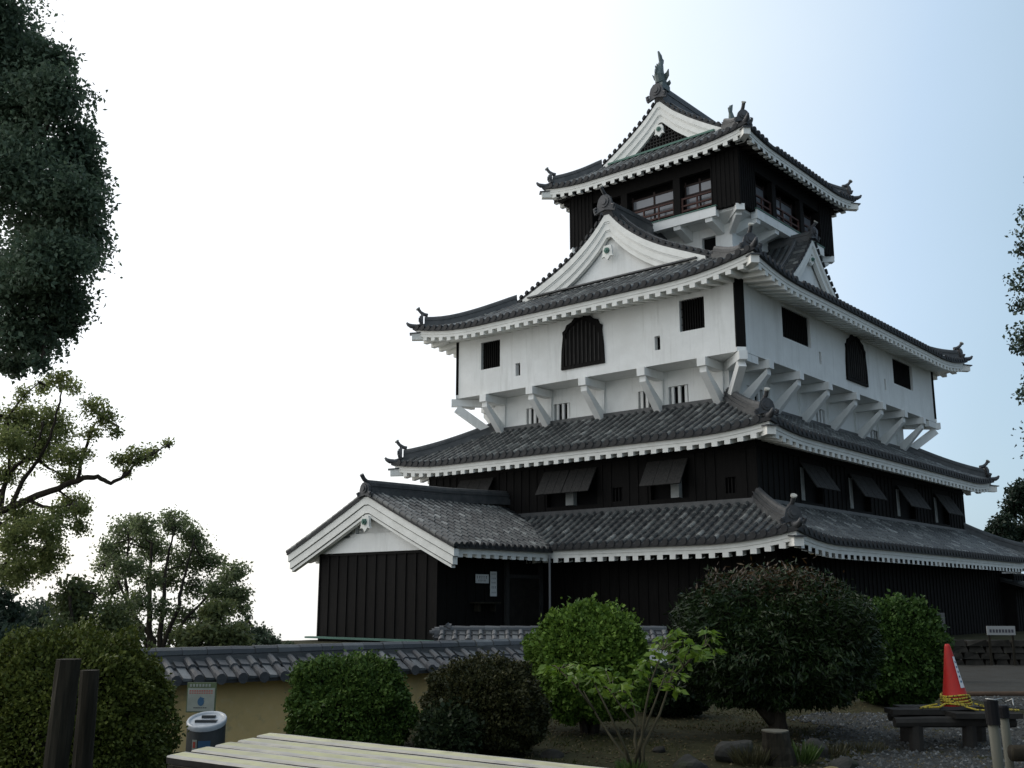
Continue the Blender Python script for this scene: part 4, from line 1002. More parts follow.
def shrub(name, label, x_px, w_px, top_px, d, leaf, n, cols, seed, base_gap=0.0, power=2.3, stem=True, brown=None, group=None, lw=.72, trans=.18, spec=.16, rough=.55, depth=None, bump=.075, tuft=.05, outw=.30, droop=.15):
    """clipped dome: leaves through an outer shell over a dark twiggy core"""
    c = at(x_px, 601, d); gz = gh(c[0], c[1]); a = w_px/2*d/F_PX; top = at(x_px, top_px, d-.0)[2]
    zb = gz+base_gap; hh = (top-zb)
    t = thing(name, label, 'shrub', (c[0], c[1], gz), 0, group)
    g = np.random.default_rng(seed)
    D = g.normal(size=(n, 3)); D /= np.linalg.norm(D, axis=1, keepdims=True)
    tufts = [((lambda v: v/np.linalg.norm(v))(g.normal(size=3)), g.uniform(9, 24), g.uniform(0, 6)) for _ in range(9)]
    def surf(D, k=1.0):
        e = 2/power
        q = np.sign(D)*np.abs(D)**e; nrm = (np.abs(q)**power).sum(1, keepdims=True)**(1/power); q = q/nrm
        ph = np.arctan2(D[:, 1], D[:, 0])
        bmp = 1+bump*np.sin(3*ph+seed)*np.cos(4*D[:, 2]+seed)+bump*.7*np.sin(7*ph+2*seed)*np.sin(6*D[:, 2])
        zc = zb+hh*.42-gz
        tn = sum(np.sin((D@v_)*f_+p_) for v_, f_, p_ in tufts)/2.4
        q = q*(bmp*(1+tuft*tn))[:, None]*k
        z = np.where(q[:, 2] > 0, q[:, 2]*hh*.58, q[:, 2]*hh*.42)
        return np.stack([q[:, 0]*a, q[:, 1]*a*(depth or .95), zc+z], 1)
    u = g.random((n, 1))
    P = surf(D)*1.0
    ctr = np.array([0, 0, zb+hh*.42-gz])
    P = ctr+(P-ctr)*(.985-.20*u**1.6+.03*np.abs(g.normal(size=(n, 1)))*(g.random((n, 1)) < .22))
    mats = [leafmat('foliage', cols, trans, rough, spec)]; tags = np.zeros(n)
    if brown:
        mats.append(leafmat('young_leaves', brown, .2, .4, .4)); up = (D[:, 2] > .80+.12*g.normal(size=n)) & (g.random(n) < .6); tags = up.astype(int)
    T_ = np.cross(D, g.normal(size=(n, 3))); T_ /= np.maximum(1e-6, np.linalg.norm(T_, axis=1, keepdims=True))
    g2 = g.random(n); keep_n = g2 < .93
    sh = ~keep_n & (D[:, 2] > -.2); P[sh] += D[sh]*leaf*g.uniform(.3, 2.2, (int(sh.sum()), 1))*np.array([.6, .6, 1.0])
    f = leaves('foliage', P-T_*leaf*.4, leaf, leaf*lw, mats, t, axis=T_+D*outw+np.array([0, 0, droop]), spread=.55, seed=seed, tags=tags, fold=.15)
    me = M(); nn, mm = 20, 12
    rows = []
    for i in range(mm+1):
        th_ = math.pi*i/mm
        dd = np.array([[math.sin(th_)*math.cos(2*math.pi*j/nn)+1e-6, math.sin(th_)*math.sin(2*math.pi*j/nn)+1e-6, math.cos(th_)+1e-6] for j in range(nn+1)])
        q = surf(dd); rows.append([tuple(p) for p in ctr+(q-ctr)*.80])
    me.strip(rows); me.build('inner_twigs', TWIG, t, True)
    if stem:
        me = M()
        for k in range(5):
            an = k*1.3+seed; e = np.array([math.cos(an)*a*.35, math.sin(an)*a*.35, zb-gz+hh*.3])
            me.tube([(math.cos(an)*.05, math.sin(an)*.05, -.1), e*np.array([.5, .5, .5]), e], [.05, .035, .02], 6)
        me.build('stem', BARK, t, True)
    return t
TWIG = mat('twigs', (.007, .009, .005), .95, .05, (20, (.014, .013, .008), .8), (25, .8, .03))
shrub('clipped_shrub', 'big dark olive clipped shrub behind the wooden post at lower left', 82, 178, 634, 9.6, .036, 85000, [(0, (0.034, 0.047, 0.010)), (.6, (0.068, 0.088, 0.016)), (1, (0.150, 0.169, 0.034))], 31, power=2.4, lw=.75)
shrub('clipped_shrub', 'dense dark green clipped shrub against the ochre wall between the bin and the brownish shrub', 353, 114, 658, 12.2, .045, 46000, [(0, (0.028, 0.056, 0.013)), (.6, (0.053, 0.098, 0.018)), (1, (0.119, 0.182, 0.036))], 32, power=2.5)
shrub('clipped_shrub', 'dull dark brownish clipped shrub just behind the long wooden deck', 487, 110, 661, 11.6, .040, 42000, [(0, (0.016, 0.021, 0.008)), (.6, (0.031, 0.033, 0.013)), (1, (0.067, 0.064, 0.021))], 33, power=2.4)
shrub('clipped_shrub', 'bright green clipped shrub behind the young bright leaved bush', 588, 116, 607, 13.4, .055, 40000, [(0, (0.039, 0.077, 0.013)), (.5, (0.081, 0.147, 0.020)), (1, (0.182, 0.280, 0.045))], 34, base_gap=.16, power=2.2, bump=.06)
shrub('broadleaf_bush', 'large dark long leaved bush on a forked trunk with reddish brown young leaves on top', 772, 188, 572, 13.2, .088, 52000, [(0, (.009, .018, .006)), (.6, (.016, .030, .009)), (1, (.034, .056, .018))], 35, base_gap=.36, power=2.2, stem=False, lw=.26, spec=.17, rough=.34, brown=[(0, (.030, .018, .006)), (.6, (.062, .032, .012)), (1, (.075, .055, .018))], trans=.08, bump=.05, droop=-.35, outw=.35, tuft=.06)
bt = bpy.data.objects['broadleaf_bush']
me = M(); me.tube([(.02, 0, -.1), (.0, 0, .18), (.02, .02, .5), (.1, 0, .9)], [.15, .105, .10, .08], 9); me.tube([(0, 0, .12), (-.22, -.03, .36), (-.45, 0, .62)], [.09, .07, .05], 8); me.tube([(0, 0, .3), (.25, .1, .6), (.5, .1, .9)], [.08, .06, .05], 8); me.build('trunk', BARK, bt, True)
shrub('clipped_shrub', 'green clipped shrub behind and left of the red traffic cone', 893, 96, 600, 17.0, .065, 36000, [(0, (0.016, 0.038, 0.009)), (.5, (0.034, 0.070, 0.015)), (1, (0.074, 0.135, 0.027))], 36, power=2.3, bump=.06)
shrub('low_shrub', 'dark low shrub peeping out between the bright shrub and the large dark bush', 668, 70, 668, 15.5, .07, 9000, [(0, (.009, .018, .008)), (.6, (.014, .03, .010)), (1, (.03, .05, .016))], 37, power=2.1)
shrub('low_shrub', 'low dark weedy growth at the foot of the dull brownish shrub', 452, 60, 708, 11.1, .055, 8000, [(0, (.010, .018, .008)), (.6, (.018, .03, .012)), (1, (.04, .055, .02))], 38, power=2.0, stem=False)

# young bush with bright drooping leaves on bare stems
d = 10.6
b = at(641, 768, d); b[2] = gh(b[0], b[1]); bb = np.array(b)
t = thing('young_maple', 'young bush with bright yellow green drooping leaves on thin bare stems', 'bush', tuple(b))
Z3 = lambda x, y, dd=d: at(x/3.413+420, y/3.413+600, dd)-bb
clus = [(445,228),(475,240),(510,220),(545,225),(565,245),(530,262),(600,262),(635,240),(660,262),(620,295),(690,290),(735,275),(780,208),(760,235),(815,150),(835,125),(870,108),(862,150),(900,140),(920,165),(875,190),(980,100),(998,130),(960,180),(1000,172),(940,195),(850,245),(885,255),(870,300),(830,270),(712,355),(800,180),(740,230),(905,215),(660,320)]
fork = {}
me = M(); g = np.random.default_rng(4)
stems = [((0,0),(690,520),(610,400),(560,310)), ((0,0),(705,510),(650,390),(600,290)), ((0,0),(735,480),(742,400),(720,320)), ((0,0),(750,490),(800,360),(840,250)), ((0,0),(765,500),(820,390),(850,300),(870,220)), ((0,0),(760,470),(770,380),(790,280),(830,170)), ((740,430),(700,380),(660,320)), ((830,300),(900,230),(975,150)), ((600,380),(540,300),(480,240))]
nodes = []
for k, s_ in enumerate(stems):
    dd = d+g.uniform(-.35, .35)
    P = [np.array([g.normal()*.04, g.normal()*.04, -.05]) if p == (0, 0) else Z3(*p, dd if i > 1 else d+(dd-d)*.5) for i, p in enumerate(s_)]
    me.tube(P, list(np.linspace(.018 if s_[0] == (0, 0) else .011, .006, len(P))), 6); nodes += P[1:]
LP, LA = [], []
for c in clus:
    p = Z3(*c, d+g.uniform(-.4, .4)); e = min(nodes, key=lambda q: np.linalg.norm((q-p)*np.array([1, .3, 1]))+max(0, q[2]-p[2])*2)
    me.tube([e, (e+p)/2+np.array([0, 0, .03]), p], [.007, .005, .003], 5)
    for _ in range(16):
        an = g.uniform(0, 6.28); LP.append(p+np.array([math.cos(an), math.sin(an), 0])*g.uniform(0, .05)+np.array([0, 0, g.uniform(-.03, .03)])); LA.append([math.cos(an), math.sin(an), g.uniform(-.9, .1)])
me.build('stem', BARKPALE, t, True)
leaves('foliage', np.array(LP), .105, .045, leafmat('bright_leaves', [(0, (.07, .13, .012)), (.5, (.12, .21, .022)), (1, (.22, .32, .05))], .4, .45, .4), t, axis=np.array(LA), spread=.3, seed=9, fold=.15)

# ------------------------------------------------------------------ walls of the garden
def tiled_wall(name, label, p0, p1, zb, zr, half, wallm, sp=.29, endcap=False, ridge_h=.16, rise=.27):
    p0 = np.array(p0, float); p1 = np.array(p1, float); Ln = float(np.linalg.norm(p1-p0)); ang = math.atan2(p1[1]-p0[1], p1[0]-p0[0])
    t = thing(name, label, 'wall', (p0[0], p0[1], zb), ang)
    H = zr-zb
    ze = H-ridge_h-rise
    me = M(); me.box(0, Ln, -.17, .17, -.6, ze+.08); me.box(-.01, Ln+.01, -.21, .21, -.6, .10, 1); me.build('plaster_panel', [wallm, STONEWALL], t)
    me = M(); me.box(-.03, Ln+.03, -.26, .26, ze-.02, ze+.07); me.build('eave_board', WOODDARK, t)
    me = M()
    for sy in (-1, 1):
        f = lambda dd: ze+.02+rise*dd/half
        d = 0
        for k in range(2):
            a, b_ = k*half/2, (k+1)*half/2
            me.add([(0, sy*(half-a), f(a)+.03), (Ln, sy*(half-a), f(a)+.03), (Ln, sy*(half-b_), f(b_)+.005), (0, sy*(half-b_), f(b_)+.005)], [(0, 1, 2, 3)], 1)
            me.add([(0, sy*(half-a), f(a)-.03), (Ln, sy*(half-a), f(a)-.03), (Ln, sy*(half-a), f(a)+.03), (0, sy*(half-a), f(a)+.03)], [(0, 1, 2, 3)], 1)
        n = int(Ln/sp)
        for i in range(n+1):
            x = .06+(Ln-.12)*i/n
            roll(me, (lambda dd, o, h, x=x, sy=sy: (x+o, sy*(half-dd), f(dd)+.02+h)), -.03, half-.08, r=.062, tl=half/2, disc=True)
            if i < n:     # slightly dished pan tiles: a raised lip along one side
                for k in range(2):
                    a = k*half/2
                    me.hexa([(x+.10, sy*(half-a+.012), f(a)+.012), (x+sp-.07, sy*(half-a+.012), f(a)+.012), (x+sp-.07, sy*(half-a-half/2), f(a+half/2)+.01), (x+.10, sy*(half-a-half/2), f(a+half/2)+.01), (x+.10, sy*(half-a+.012), f(a)+.052), (x+sp-.07, sy*(half-a+.012), f(a)+.040), (x+sp-.07, sy*(half-a-half/2), f(a+half/2)+.024), (x+.10, sy*(half-a-half/2), f(a+half/2)+.034)], 0, (i*.37+k*.11+.2, sy*.3+k*.71))
    ro = me.build('tile_coping', [WTILE, PAN, RIDGE_DARK], t)
    me = M(); zt = H-.25+.0
    me.box(-.02, Ln+.02, -.145, .145, zt+.02, zt+.085); me.box(-.03, Ln+.03, -.115, .115, zt+.085, zt+.135)
    n = int(Ln/.33); rr = random.Random(2)
    for i in range(n):
        a, b_ = Ln*i/n, Ln*(i+1)/n
        me.tube([(a, 0, zt+.15), (b_+.01, rr.uniform(-.008, .008), zt+.15+rr.uniform(-.004, .006))], [.098, .088], 10, 1, (i*.771+.2, .37))
    me.build('ridge', [RIDGE, WTILE], ro)
    if endcap:
        demon = demon_tile(ro, (0, 0, zt-.02), (-1, 0), .30, .12, pale=False)
    return t
WTILE = mat('wall_tile', (.05, .054, .058), .45, .45, (4, (.03, .033, .036), .6), (18, .35, .01), rnd=[(0, (.028, .031, .035)), (.5, (.048, .053, .058)), (.85, (.085, .092, .096)), (1, (.17, .18, .18))], stains=[(3.5, (.04, .048, .03), .5, (.56, .75))])
tiled_wall('garden_wall', 'long low ochre plaster wall with a grey tile coping on the left', (-9.5, 9.65), (1.5, 18.26), -.35, 1.02, .52, OCHRE)
tiled_wall('garden_wall', 'short far white plaster wall with a tile coping in front of the castle wing', (-1.63, 24.0), (3.5, 24.2), -.1, 1.06, .48, PLASTER, endcap=True, ridge_h=.13, rise=.24)

# ------------------------------------------------------------------ wooden deck
C_ = np.array([-2.12, 9.68]); dv = np.array([.62+2.12, 7.77-9.68]); dv /= np.linalg.norm(dv); ev = np.array([-.50, -1.45]); n_ = 5
t = thing('wooden_deck', 'low wide platform of pale weathered planks in the foreground', 'deck', (C_[0], C_[1], gh(*C_)))
g0 = gh(*C_); rr = random.Random(8)
for i in range(n_):
    me = M()
    a0 = ev*(i/n_)+ev*.020; a1 = ev*((i+1)/n_)-ev*.024
    s0 = rr.uniform(-.015, .015); Lp = 4.6; zt = .45-g0+rr.uniform(-.003, .003)
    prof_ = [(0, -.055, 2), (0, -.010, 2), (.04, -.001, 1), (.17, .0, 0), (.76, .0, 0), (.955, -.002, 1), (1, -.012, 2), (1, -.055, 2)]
    rows = []
    for k in range(24):
        x = s0+Lp*k/23
        rows.append([(*(a0*(1-f)+a1*f+dv*x+ev*rr.uniform(-.001, .001)), zt+z+rr.uniform(-.0015, .0015)) for f, z, _ in prof_])
    for j in range(7):
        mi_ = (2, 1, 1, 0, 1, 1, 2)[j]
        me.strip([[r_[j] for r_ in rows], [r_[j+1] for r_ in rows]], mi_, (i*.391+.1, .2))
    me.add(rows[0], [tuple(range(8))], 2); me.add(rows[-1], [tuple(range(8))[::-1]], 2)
    me.build('plank', [WOODPALE, PLANKEDGE, WOODGREY], t)  # dark wood on the sides paints in the shade of the gaps
me = M()
for f in (.03, .5, .97):
    p = ev*f; q = p+dv*4.5
    me.beam((p[0]+dv[0]*.05, p[1]+dv[1]*.05, .45-g0-.125), (q[0], q[1], .45-g0-.125), .09, .13)
for x in (.08, 2.2, 4.4):
    p = dv*x+ev*.02; q = dv*x+ev*.98
    me.beam((p[0], p[1], .45-g0-.23), (q[0], q[1], .45-g0-.23), .10, .08)
me.build('frame', WOODDARK, t)
for x in (.12, 2.2, 4.35):
    for f in (.08, .92):
        p = dv*x+ev*f; me = M(); me.box(p[0]-.06, p[0]+.06, p[1]-.06, p[1]+.06, -.15, .45-g0-.272); me.build('leg', WOODDARK, t)

# ------------------------------------------------------------------ ash bin and its sign
BIN = mat('bin_grey', (.055, .06, .062), .45, .45, (9, (.03, .033, .035), .5)); STEEL = mat('bin_top', (.42, .45, .47), .35, .5, (8, (.22, .24, .26), .6))
SIGNW = mat('sign_white', (.30, .32, .28), .6, .3, (9, (.22, .24, .20), .6)); SIGNG = mat('sign_green', (.10, .13, .065), .6, .3); BLUE = mat('sign_blue', (.045, .11, .19), .6, .3); RED = mat('sign_red', (.38, .07, .05), .6, .3)
d = 11.3; b = at(207, 730, d); gz = gh(b[0], b[1]); zt = at(207, 720, d)[2]-gz
t = thing('ash_bin', 'round dark grey bin with a slanted pale metal top and blue sticker', 'bin', (b[0], b[1], gz))
me = M(); r = .195; n = 24
ang = [2*math.pi*i/n for i in range(n)]
top = lambda y: zt+.32*y*-1*(-.55)
tz = lambda y: zt+y*.30
me.add([(r*math.cos(a), r*math.sin(a), 0) for a in ang]+[(r*math.cos(a), r*math.sin(a), tz(r*math.sin(a))-.03) for a in ang], [(i, (i+1) % n, n+(i+1) % n, n+i) for i in range(n)])
me.build('body', BIN, t, True)
me = M()
R_ = [(r+.006, -.045), (r+.010, -.008), (r+.002, .006), (r-.020, .006), (r-.028, -.012)]
me.strip([[(q*math.cos(a), q*math.sin(a), tz(q*math.sin(a))+z) for a in ang+[0]] for q, z in R_]); me.build('rim', STEEL, t, True)
me = M(); q = r-.027; me.add([(q*math.cos(a), q*math.sin(a), tz(q*math.sin(a))-.012) for a in ang], [tuple(range(n))], 1)
me.box(-.11, .11, -.055, .015, tz(-.03)-.02, tz(-.03)+.006, 0); me.box(-.07, .07, .05, .095, tz(.07)-.03, tz(.07)+.012, 0); me.box(-.09, .04, -.04, -.005, tz(-.03)+.0065, tz(-.03)+.010, 1)
me.build('grate', [BIN, STEEL], t)
me = M()
for a0, a1, z0, z1, mi in ((-2.02, -1.74, .34, .44, 0), (-1.96, -1.82, .36, .42, 1), (-1.68, -1.05, .35, .43, 2)):
    s_ = [a0+(a1-a0)*i/6 for i in range(7)]; rr_ = r+.004+(.002 if mi == 1 else 0)
    me.strip([[(rr_*math.cos(a), rr_*math.sin(a), zt-.62+z1) for a in s_], [(rr_*math.cos(a), rr_*math.sin(a), zt-.62+z0) for a in s_]], mi)
me.build('sticker', [SIGNW, RED, BLUE], t)
d = 11.75; b = at(202, 700, d); gz = gh(b[0], b[1]); t = thing('notice_sign', 'small white notice sign with a green edge on a post behind the round bin', 'sign', (b[0], b[1], gz))
zs0, zs1 = at(202, 713, d)[2]-gz, at(202, 683, d)[2]-gz; hw = 14*d/F_PX
me = M(); me.tube([(-.01, .03, -.1), (-.01, .03, zs1-.05)], .022, 8); me.build('post', WOODDARK, t)
me = M(); me.box(-hw, hw, -.012, .006, zs0, zs1, 1); me.box(-hw+.012, hw-.012, -.016, -.0125, zs0+.012, zs1-.058, 0); me.build('board', [SIGNW, SIGNG], t)
me = M(); Hs = zs1-zs0
for k in range(7): me.box(-hw+.03+k*.034, -hw+.03+k*.034+.022, -.0175, -.0126, zs1-.045, zs1-.016, 0)
for row, hh in ((.70, .012), (.63, .010)):
    x = -hw+.03
    while x < hw-.05: me.box(x, x+.018, -.0175, -.0165, zs0+Hs*row, zs0+Hs*row+hh, 1); x += .026
me.prism([(.03*math.cos(a)*1.2, -.0165, zs0+Hs*.36+.045*math.sin(a)) for a in np.linspace(0, 6.28, 12, endpoint=False)], (0, -.002, 0), 2)
for k, dx in enumerate((-.022, -.004, .014)): me.beam((dx, -.018, zs0+Hs*.40), (dx+.018, -.018, zs0+Hs*.52-.006*k), .010, .003, 2, up=(0, 1, 0))
x = -.075
while x < .07: me.box(x, x+.014, -.0175, -.0165, zs0+Hs*.14, zs0+Hs*.14+.010, 3); x += .021
me.build('lettering', [SIGNW, RED, BLUE, INK], t)

# ------------------------------------------------------------------ posts
d = 6.2; b = at(56, 768, d); gz = gh(b[0], b[1]); zt = at(60, 660, d)[2]-gz; xw = 13.5*d/F_PX
def rough_post(t, x0, x1, zt, w_, seed, n=10):
    me = M(); g = np.random.default_rng(seed); rows = []
    for i in range(9):
        f = i/8; c = x0+(x1-x0)*f
        rows.append([(c+w_*(1+.06*g.normal())*math.cos(2*math.pi*j/n), w_*(1+.06*g.normal())*math.sin(2*math.pi*j/n), -.15+(zt+.15)*f) for j in range(n)])
    rows = [r_+[r_[0]] for r_ in rows]; me.strip(rows); me.add(rows[-1][:-1], [tuple(range(n))]); me.build('post_body', WOODDARK, t, False)
t = thing('wooden_post', 'thick weathered wooden post leaning slightly in front of the big shrub', 'post', (b[0], b[1], gz)); rough_post(t, -.035, .025, zt, .070, 1)
d = 6.5; b2 = at(83, 768, d); gz = gh(b2[0], b2[1]); t = thing('wooden_post', 'shorter darker wooden post just right of the thick weathered one', 'post', (b2[0], b2[1], gz)); rough_post(t, -.0, .0, at(83, 671, d)[2]-gz, .058, 2)
BAMBOO = mat('pale_bamboo', (.085, .085, .064), .65, .3, (5, (.05, .05, .038), .7, None, (4, 4, .6))); CAPM = mat('black_cap', (.005, .005, .006), .6, .2)
WIRE = mat('wire', (.3, .31, .3), .4, .5, metal=.6)
def fence_post(label, px, py, d, rad, capl, seed):
    b = at(px, 768, d); gz = gh(b[0], b[1]); zt = at(px, py, d)[2]-gz
    t = thing('fence_post', label, 'post', (b[0], b[1], gz))
    me = M(); me.tube([(.03, 0, -.1), (.015, 0, zt*.5), (0, 0, zt-capl)], [rad, rad*.97, rad*.94], 12); me.build('pole', BAMBOO, t, True)
    me = M(); me.tube([(.002, 0, zt-capl-.01), (-.002, 0, zt-.01), (-.002, 0, zt)], [rad*1.22, rad*1.25, rad*1.1], 12); me.build('cap', CAPM, t)
    return t, b, gz, zt
t1, b1, g1, z1 = fence_post('pale fence post with a thick black cap at the lower right corner', 998, 698, 6.0, .030, .125, 1)
fence_post('slightly shorter pale fence post leaning beside the black capped one', 1009.5, 704, 6.25, .026, .06, 2)
me = M(); g = [(-.04, -.02, z1+.003), (0, -.05, z1+.0), (.05, -.02, z1+.005), (.09, .03, z1-.02), (.12, .0, z1+.0), (.1, -.05, z1-.03)]
me.tube(g, .004, 5); me.build('tie_wire', WIRE, t1, True)
b = at(1012, 752, 6.1); t = thing('fence_rail', 'dark horizontal fence rail running right from the pale posts at the lower right', 'fence', (b[0], b[1], b[2]))
me = M(); me.tube([(-.0, .0, 0), (.6, .02, -.01), (1.6, .1, -.02)], [.045, .043, .042], 10); me.build('rail', WOODDARK, t, True)
me = M(); me.tube([(1.3, .08, 0), (1.3, .08, -(b[2]+.1))], .04, 8); me.build('support', WOODDARK, t, True)

# ------------------------------------------------------------------ plank bench with the traffic cone
d = 12.3
b = at(945, 735, d); gz = gh(b[0], b[1])
zt = at(950, 708, d)[2]-gz
t = thing('plank_bench', 'low rough table of old grey planks standing on the gravel under the cone', 'bench', (b[0], b[1], gz)); mm = d/F_PX
def slab(me, x0, x1, y0, y1, z0, z1, m=0, seed=0):
    g = np.random.default_rng(seed); n = 6; xs = np.linspace(x0, x1, n); 
    for i in range(n-1):
        j = lambda: .008*g.normal()
        me.hexa([(xs[i], y0, z0), (xs[i+1], y0, z0), (xs[i+1], y1, z0), (xs[i], y1, z0), (xs[i], y0, z1), (xs[i+1], y0, z1), (xs[i+1], y1, z1), (xs[i], y1, z1)], m)
for i, (x0, x1, y0, y1, zo) in enumerate(((-.60, .28, -.10, .18, .0), (-.02, .72, -.42, -.12, -.008), (-.40, .60, .20, .46, .004))):
    me = M(); slab(me, x0, x1, y0, y1, zt-.055+zo, zt+zo, 0, i); me.build('plank', WOODGREY, t)
me = M(); me.tube([(-.66, -.30, zt-.115), (-.2, -.28, zt-.11), (.70, -.24, zt-.12)], [.055, .06, .055], 8); me.tube([(-.5, .32, zt-.115), (.62, .34, zt-.115)], .05, 8); me.build('beam', WOODGREY, t)
for x, y in ((-.42, -.26), (.18, -.24), (.52, .30), (-.30, .34)):
    me = M(); me.tube([(x, y, -.05), (x+.01, y, zt-.15)], [.085, .078], 8); me.build('leg', WOODGREY, t)
CONE = mat('cone_red', (.42, .018, .014), .55, .3, (4, (.27, .016, .012), .8), None, stains=[(14, (.20, .03, .022), .6, (.58, .74), (1, 1, .4))]); REFL = mat('cone_sleeve', (.55, .56, .58), .4, .5); CONEB = mat('cone_base', (.03, .03, .032), .7, .3)
dc = d-.0; cb = at(960, 706, dc); zb = gz+zt+.004
cz = at(951, 643, dc)[2]-zb
t = thing('traffic_cone', 'tall red traffic cone with a white strip leaning a little on the plank bench', 'cone', (cb[0]-.02, b[1]+.02, zb), R(-20)); t.rotation_euler = (0, R(-4), R(-20))
me = M(); me.box(-.19, .19, -.19, .19, 0, .035); me.build('base', CONEB, t)
me = M(); me.tube([(0, 0, .035), (0, 0, .06), (0, 0, cz*.5), (0, 0, cz-.03), (0, 0, cz)], [.165, .150, .092, .034, .022], 20); me.build('cone_body', CONE, t, True)
me = M()
rad = lambda z: .150+(.034-.150)*(z-.06)/(cz-.09)
a0, a1 = -.95, -.40; Zs = np.linspace(cz*.32, cz*.80, 6)
me.strip([[((rad(z)+.004)*math.cos(a), (rad(z)+.004)*math.sin(a), z) for a in np.linspace(a0, a1, 5)] for z in Zs], 0)
for k in range(5):
    z = cz*(.40+.075*k); me.strip([[((rad(q)+.006)*math.cos(a), (rad(q)+.006)*math.sin(a), q) for a in (-.80, -.68, -.58)] for q in (z, z+.022)], 1)
me.build('reflective_strip', [REFL, BLUE], t)
YEL = mat('yellow_rope', (.42, .34, .04), .7, .25, rnd=[(0, (.46, .36, .03)), (.70, (.40, .32, .06)), (.72, (.03, .03, .025)), (1, (.04, .035, .02))])
t = thing('rope', 'yellow and black rope wound round the foot of the cone and trailing over the bench', 'rope', (cb[0]-.02, b[1]+.02, zb))
me = M(); g = np.random.default_rng(6)
def rope(pts, r=.011):
    Q = []; P_ = [np.array(p, float) for p in pts]
    for i in range(len(P_)-1):
        for k in range(6): Q.append(P_[i]*(1-k/6)+P_[i+1]*k/6)
    Q.append(P_[-1])
    for i in range(len(Q)-1): me.tube([Q[i], Q[i+1]], r, 6, 0, (i*.377+g.random(), g.random()), cap=False)
for L_ in range(5):
    zz = .05+.024*L_; rr_ = .163-.0046*L_*1.0+.008
    rope([(rr_*math.cos(a)-.003*L_, rr_*math.sin(a), zz+.012*math.sin(a*2+L_)) for a in np.linspace(0, 6.28, 14)])
rope([(-.17, -.1, .06), (-.26, -.16, .03), (-.36, -.05, .014), (-.45, -.08, .012), (-.38, .02, .012), (-.2, .06, .04)])
rope([(.17, -.08, .06), (.26, -.14, .03), (.36, -.24, .012), (.50, -.30, .008), (.58, -.26, .008), (.42, -.18, .01), (.22, -.12, .05)])
rope([(.0, -.20, .04), (.1, -.28, .012), (.25, -.33, .01), (.36, -.30, .01)], .010)
me.build('rope_strand', YEL, t, True)

# ------------------------------------------------------------------ stump, rocks, small plants
d = 10.9; b = at(783, 770, d); gz = gh(b[0], b[1]); zt = at(780, 731, d)[2]-gz
t = thing('tree_stump', 'sawn dark stump with a pale flat top in front of the large dark bush', 'stump', (b[0], b[1], gz))
me = M(); g = np.random.default_rng(3); n = 14; rows = []
for f in np.linspace(0, 1, 7):
    rows.append([((.165-.035*f)*(1+.08*math.sin(3*a+1)+.04*g.normal())*math.cos(a)-.05*f, (.165-.03*f)*(1+.05*g.normal())*math.sin(a), -.08+(zt+.08)*f) for a in np.linspace(0, 2*math.pi, n, endpoint=False)])
rows = [r_+[r_[0]] for r_ in rows]; me.strip(rows); me.build('bark', WOODDARK, t)
me = M(); me.prism([(x, y, zt) for x, y, _ in rows[-1][:-1]], (0, 0, .012)); me.build('cut_top', mat('cut_wood', (.13, .125, .10), .85, .15, (12, (.07, .065, .05), .7)), t)
def rock(label, px, py, d, sx, sy, sz, seed, m=ROCK):
    b = at(px, py, d); gz = gh(b[0], b[1]); g = np.random.default_rng(seed)
    me = bpy.data.meshes.new('rock'); import bmesh
    bm = bmesh.new(); bmesh.ops.create_icosphere(bm, subdivisions=3, radius=1)
    k = [(g.normal(size=3), g.uniform(0, 6.28)) for _ in range(7)]
    pl = [(lambda v: v/np.linalg.norm(v))(g.normal(size=3)) for _ in range(9)]
    for v in bm.verts:
        p = np.array(v.co)
        for q in pl:
            e = p@q-.72
            if e > 0: p = p-q*e*.8
        s_ = 1+sum(.03*math.sin(3*(p@q[0])+q[1]) for q in k)
        v.co = (p[0]*s_*sx, p[1]*s_*sy, p[2]*s_*sz)
    bm.to_mesh(me); bm.free(); me.materials.append(m)
    o = bpy.data.objects.new('rock', me); COL.objects.link(o); o.location = (b[0], b[1], gz+sz*.35); o.rotation_euler = (0, 0, g.uniform(0, 6))
    return tag(o, label, 'rock')
rock('broad dark mossy rock lying left of the sawn stump', 738, 758, 11.2, .26, .2, .17, 41)
rock('small pale flat stone on top left of the mossy rock by the stump', 727, 752, 11.5, .10, .08, .06, 42, STONEWALL)
rock('low rounded rock cut by the bottom edge under the young bush', 690, 768, 10.4, .20, .16, .12, 43)
rock('greenish rock right of the sawn stump', 815, 752, 11.4, .18, .16, .13, 44)
rock('low dark rock at the bottom right of the sawn stump', 845, 766, 10.8, .22, .15, .09, 45)
rock('flat yellowish stone on the ground right of the stump', 832, 764, 10.6, .10, .07, .04, 46, mat('yellow_stone', (.16, .13, .06), .9, .2))
rock('little grey stone lying behind the deck on bare soil', 553, 745, 11.4, .14, .10, .06, 47, STONEWALL)
rock('pale grey stone below the bright green clipped shrub', 660, 737, 11.9, .09, .07, .05, 48, STONEWALL)
def tuft(label, px, py, d, n, L_, cols, seed, r=.14):
    b = at(px, py, d); gz = gh(b[0], b[1]); t = thing('grass_tuft', label, 'plant', (b[0], b[1], gz)); g = np.random.default_rng(seed)
    a = g.uniform(0, 6.28, n); q = np.sqrt(g.random(n))*r
    P = np.stack([q*np.cos(a), q*np.sin(a), np.zeros(n)], 1); A = np.stack([np.cos(a)*.5, np.sin(a)*.5, np.ones(n)], 1)
    leaves('blades', P, L_, L_*.12, leafmat('grass', cols, .3), t, axis=A, spread=.35, seed=seed)
G1 = [(0, (.03, .055, .014)), (1, (.08, .13, .03))]; G2 = [(0, (.03, .03, .014)), (1, (.075, .07, .035))]
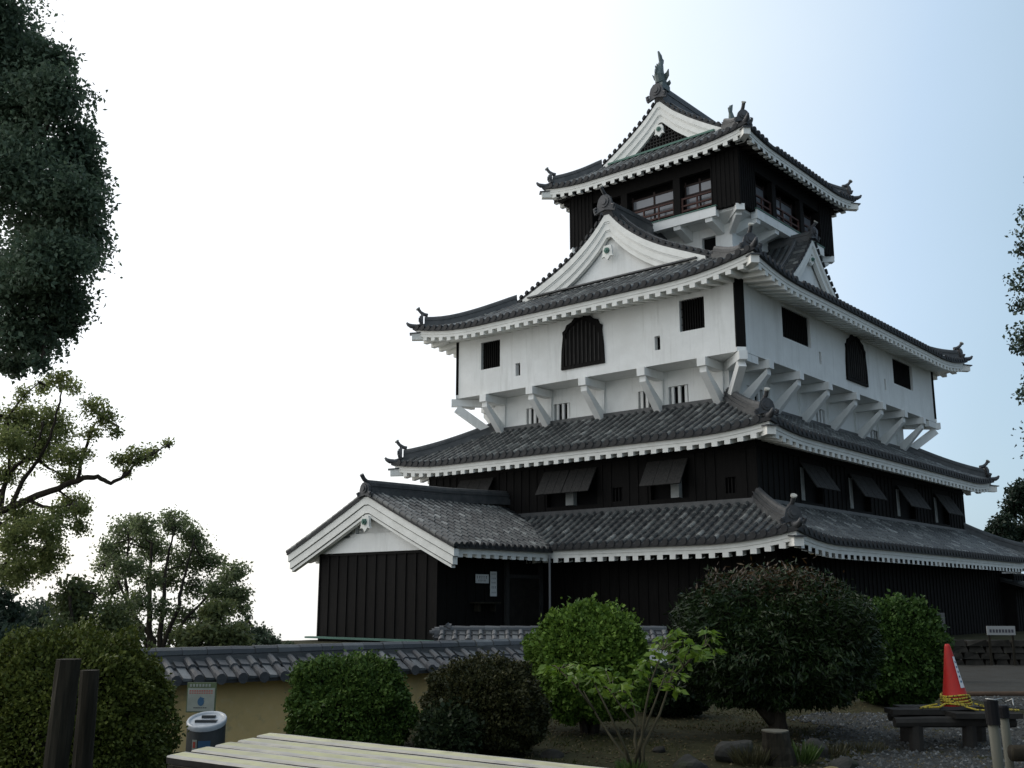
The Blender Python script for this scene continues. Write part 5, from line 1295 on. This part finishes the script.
tuft('green grassy tuft right beside the sawn stump', 801, 757, 11.0, 160, .20, G1, 51, .12)
tuft('dry brownish grass tuft over the mossy rock left of the stump', 752, 760, 10.9, 260, .17, G2, 52, .17)
tuft('low green weeds at the foot of the young bush', 632, 766, 10.5, 140, .10, G1, 53, .14)
tuft('weedy green tuft on the greenish rock right of the stump', 826, 753, 11.5, 170, .12, G2, 54, .2)
tuft('dark weeds at the gravel edge under the large dark bush', 862, 745, 12.0, 200, .09, G2, 55, .25)

# ------------------------------------------------------------------ far right: stone wall, sign on it, notice panel, kerb
b = np.array([11.3, 27.6, 0.]); t = thing('stone_wall', 'low dark rubble stone wall along the path at the far right', 'wall', tuple(b), R(-8))
me = M(); g = np.random.default_rng(12); z = 0
for row in range(4):
    x = -.2*(row % 2)
    while x < 8:
        wv = g.uniform(.22, .62); hv = .16; jz = g.uniform(-.03, .03)
        me.hexa([(x, -.2+g.normal()*.015, row*hv), (x+wv-.02, -.2+g.normal()*.015, row*hv), (x+wv-.02, .2, row*hv), (x, .2, row*hv), (x+.03, -.17+g.normal()*.03, row*hv+hv-.01+jz), (x+wv-.06, -.17+g.normal()*.03, row*hv+hv-.01-jz), (x+wv-.04, .2, row*hv+hv-.015), (x+.02, .2, row*hv+hv-.015)])
        x += wv
me.build('masonry', STONEWALL, t)
p = at(998, 632, 27.2); t = thing('white_sign', 'small white sign standing above the far right stone wall', 'sign', (p[0], 27.0, 0), R(-8)); z0, z1 = at(998, 634, 27)[2], at(998, 625, 27)[2]
me = M(); me.box(-.34, .34, -.02, .02, z0, z1); me.build('board', mat('dull_white_board', (.24, .25, .25), .8, .2), t)
me = M()
me.box(-.305, -.255, .021, .06, 0, z1-.03); me.build('post', WOODDARK, t)
me = M(); me.box(.255, .305, .021, .06, 0, z1-.03); me.build('post', WOODDARK, t)
me = M(); x = -.28
while x < .26: me.box(x, x+.05, -.024, -.0205, z0+.06, z0+.14); x += .075
me.build('lettering', INK, t)
p = at(937, 620, 22); t = thing('grey_panel', 'plain grey panel on posts half hidden behind the green shrub by the cone', 'panel', (p[0], 22, 0)); z0, z1 = .3, at(937, 612, 22)[2]
me = M(); me.box(-.42, .17, -.02, .02, z0, z1); me.build('board', mat('panel_grey', (.075, .08, .08), .7, .3), t)
me = M(); me.box(-.36, -.30, .021, .08, 0, z1-.04); me.build('post', WOODDARK, t)
me = M(); me.box(.06, .12, .021, .08, 0, z1-.04); me.build('post', WOODDARK, t)
t = thing('log_edging', 'low brown log laid as an edge between the gravel and the path', 'edging', (8.0, 18.6, gh(8, 18.6)))
me = M(); me.tube([(-.6, .05, .03), (1.5, 0, .04), (4, -.1, .03), (9, -.3, .03)], [.05, .055, .05, .05], 8); me.build('log', mat('edging_wood', (.075, .05, .035), .9, .2, (5, (.04, .03, .02), .7)), t, True)
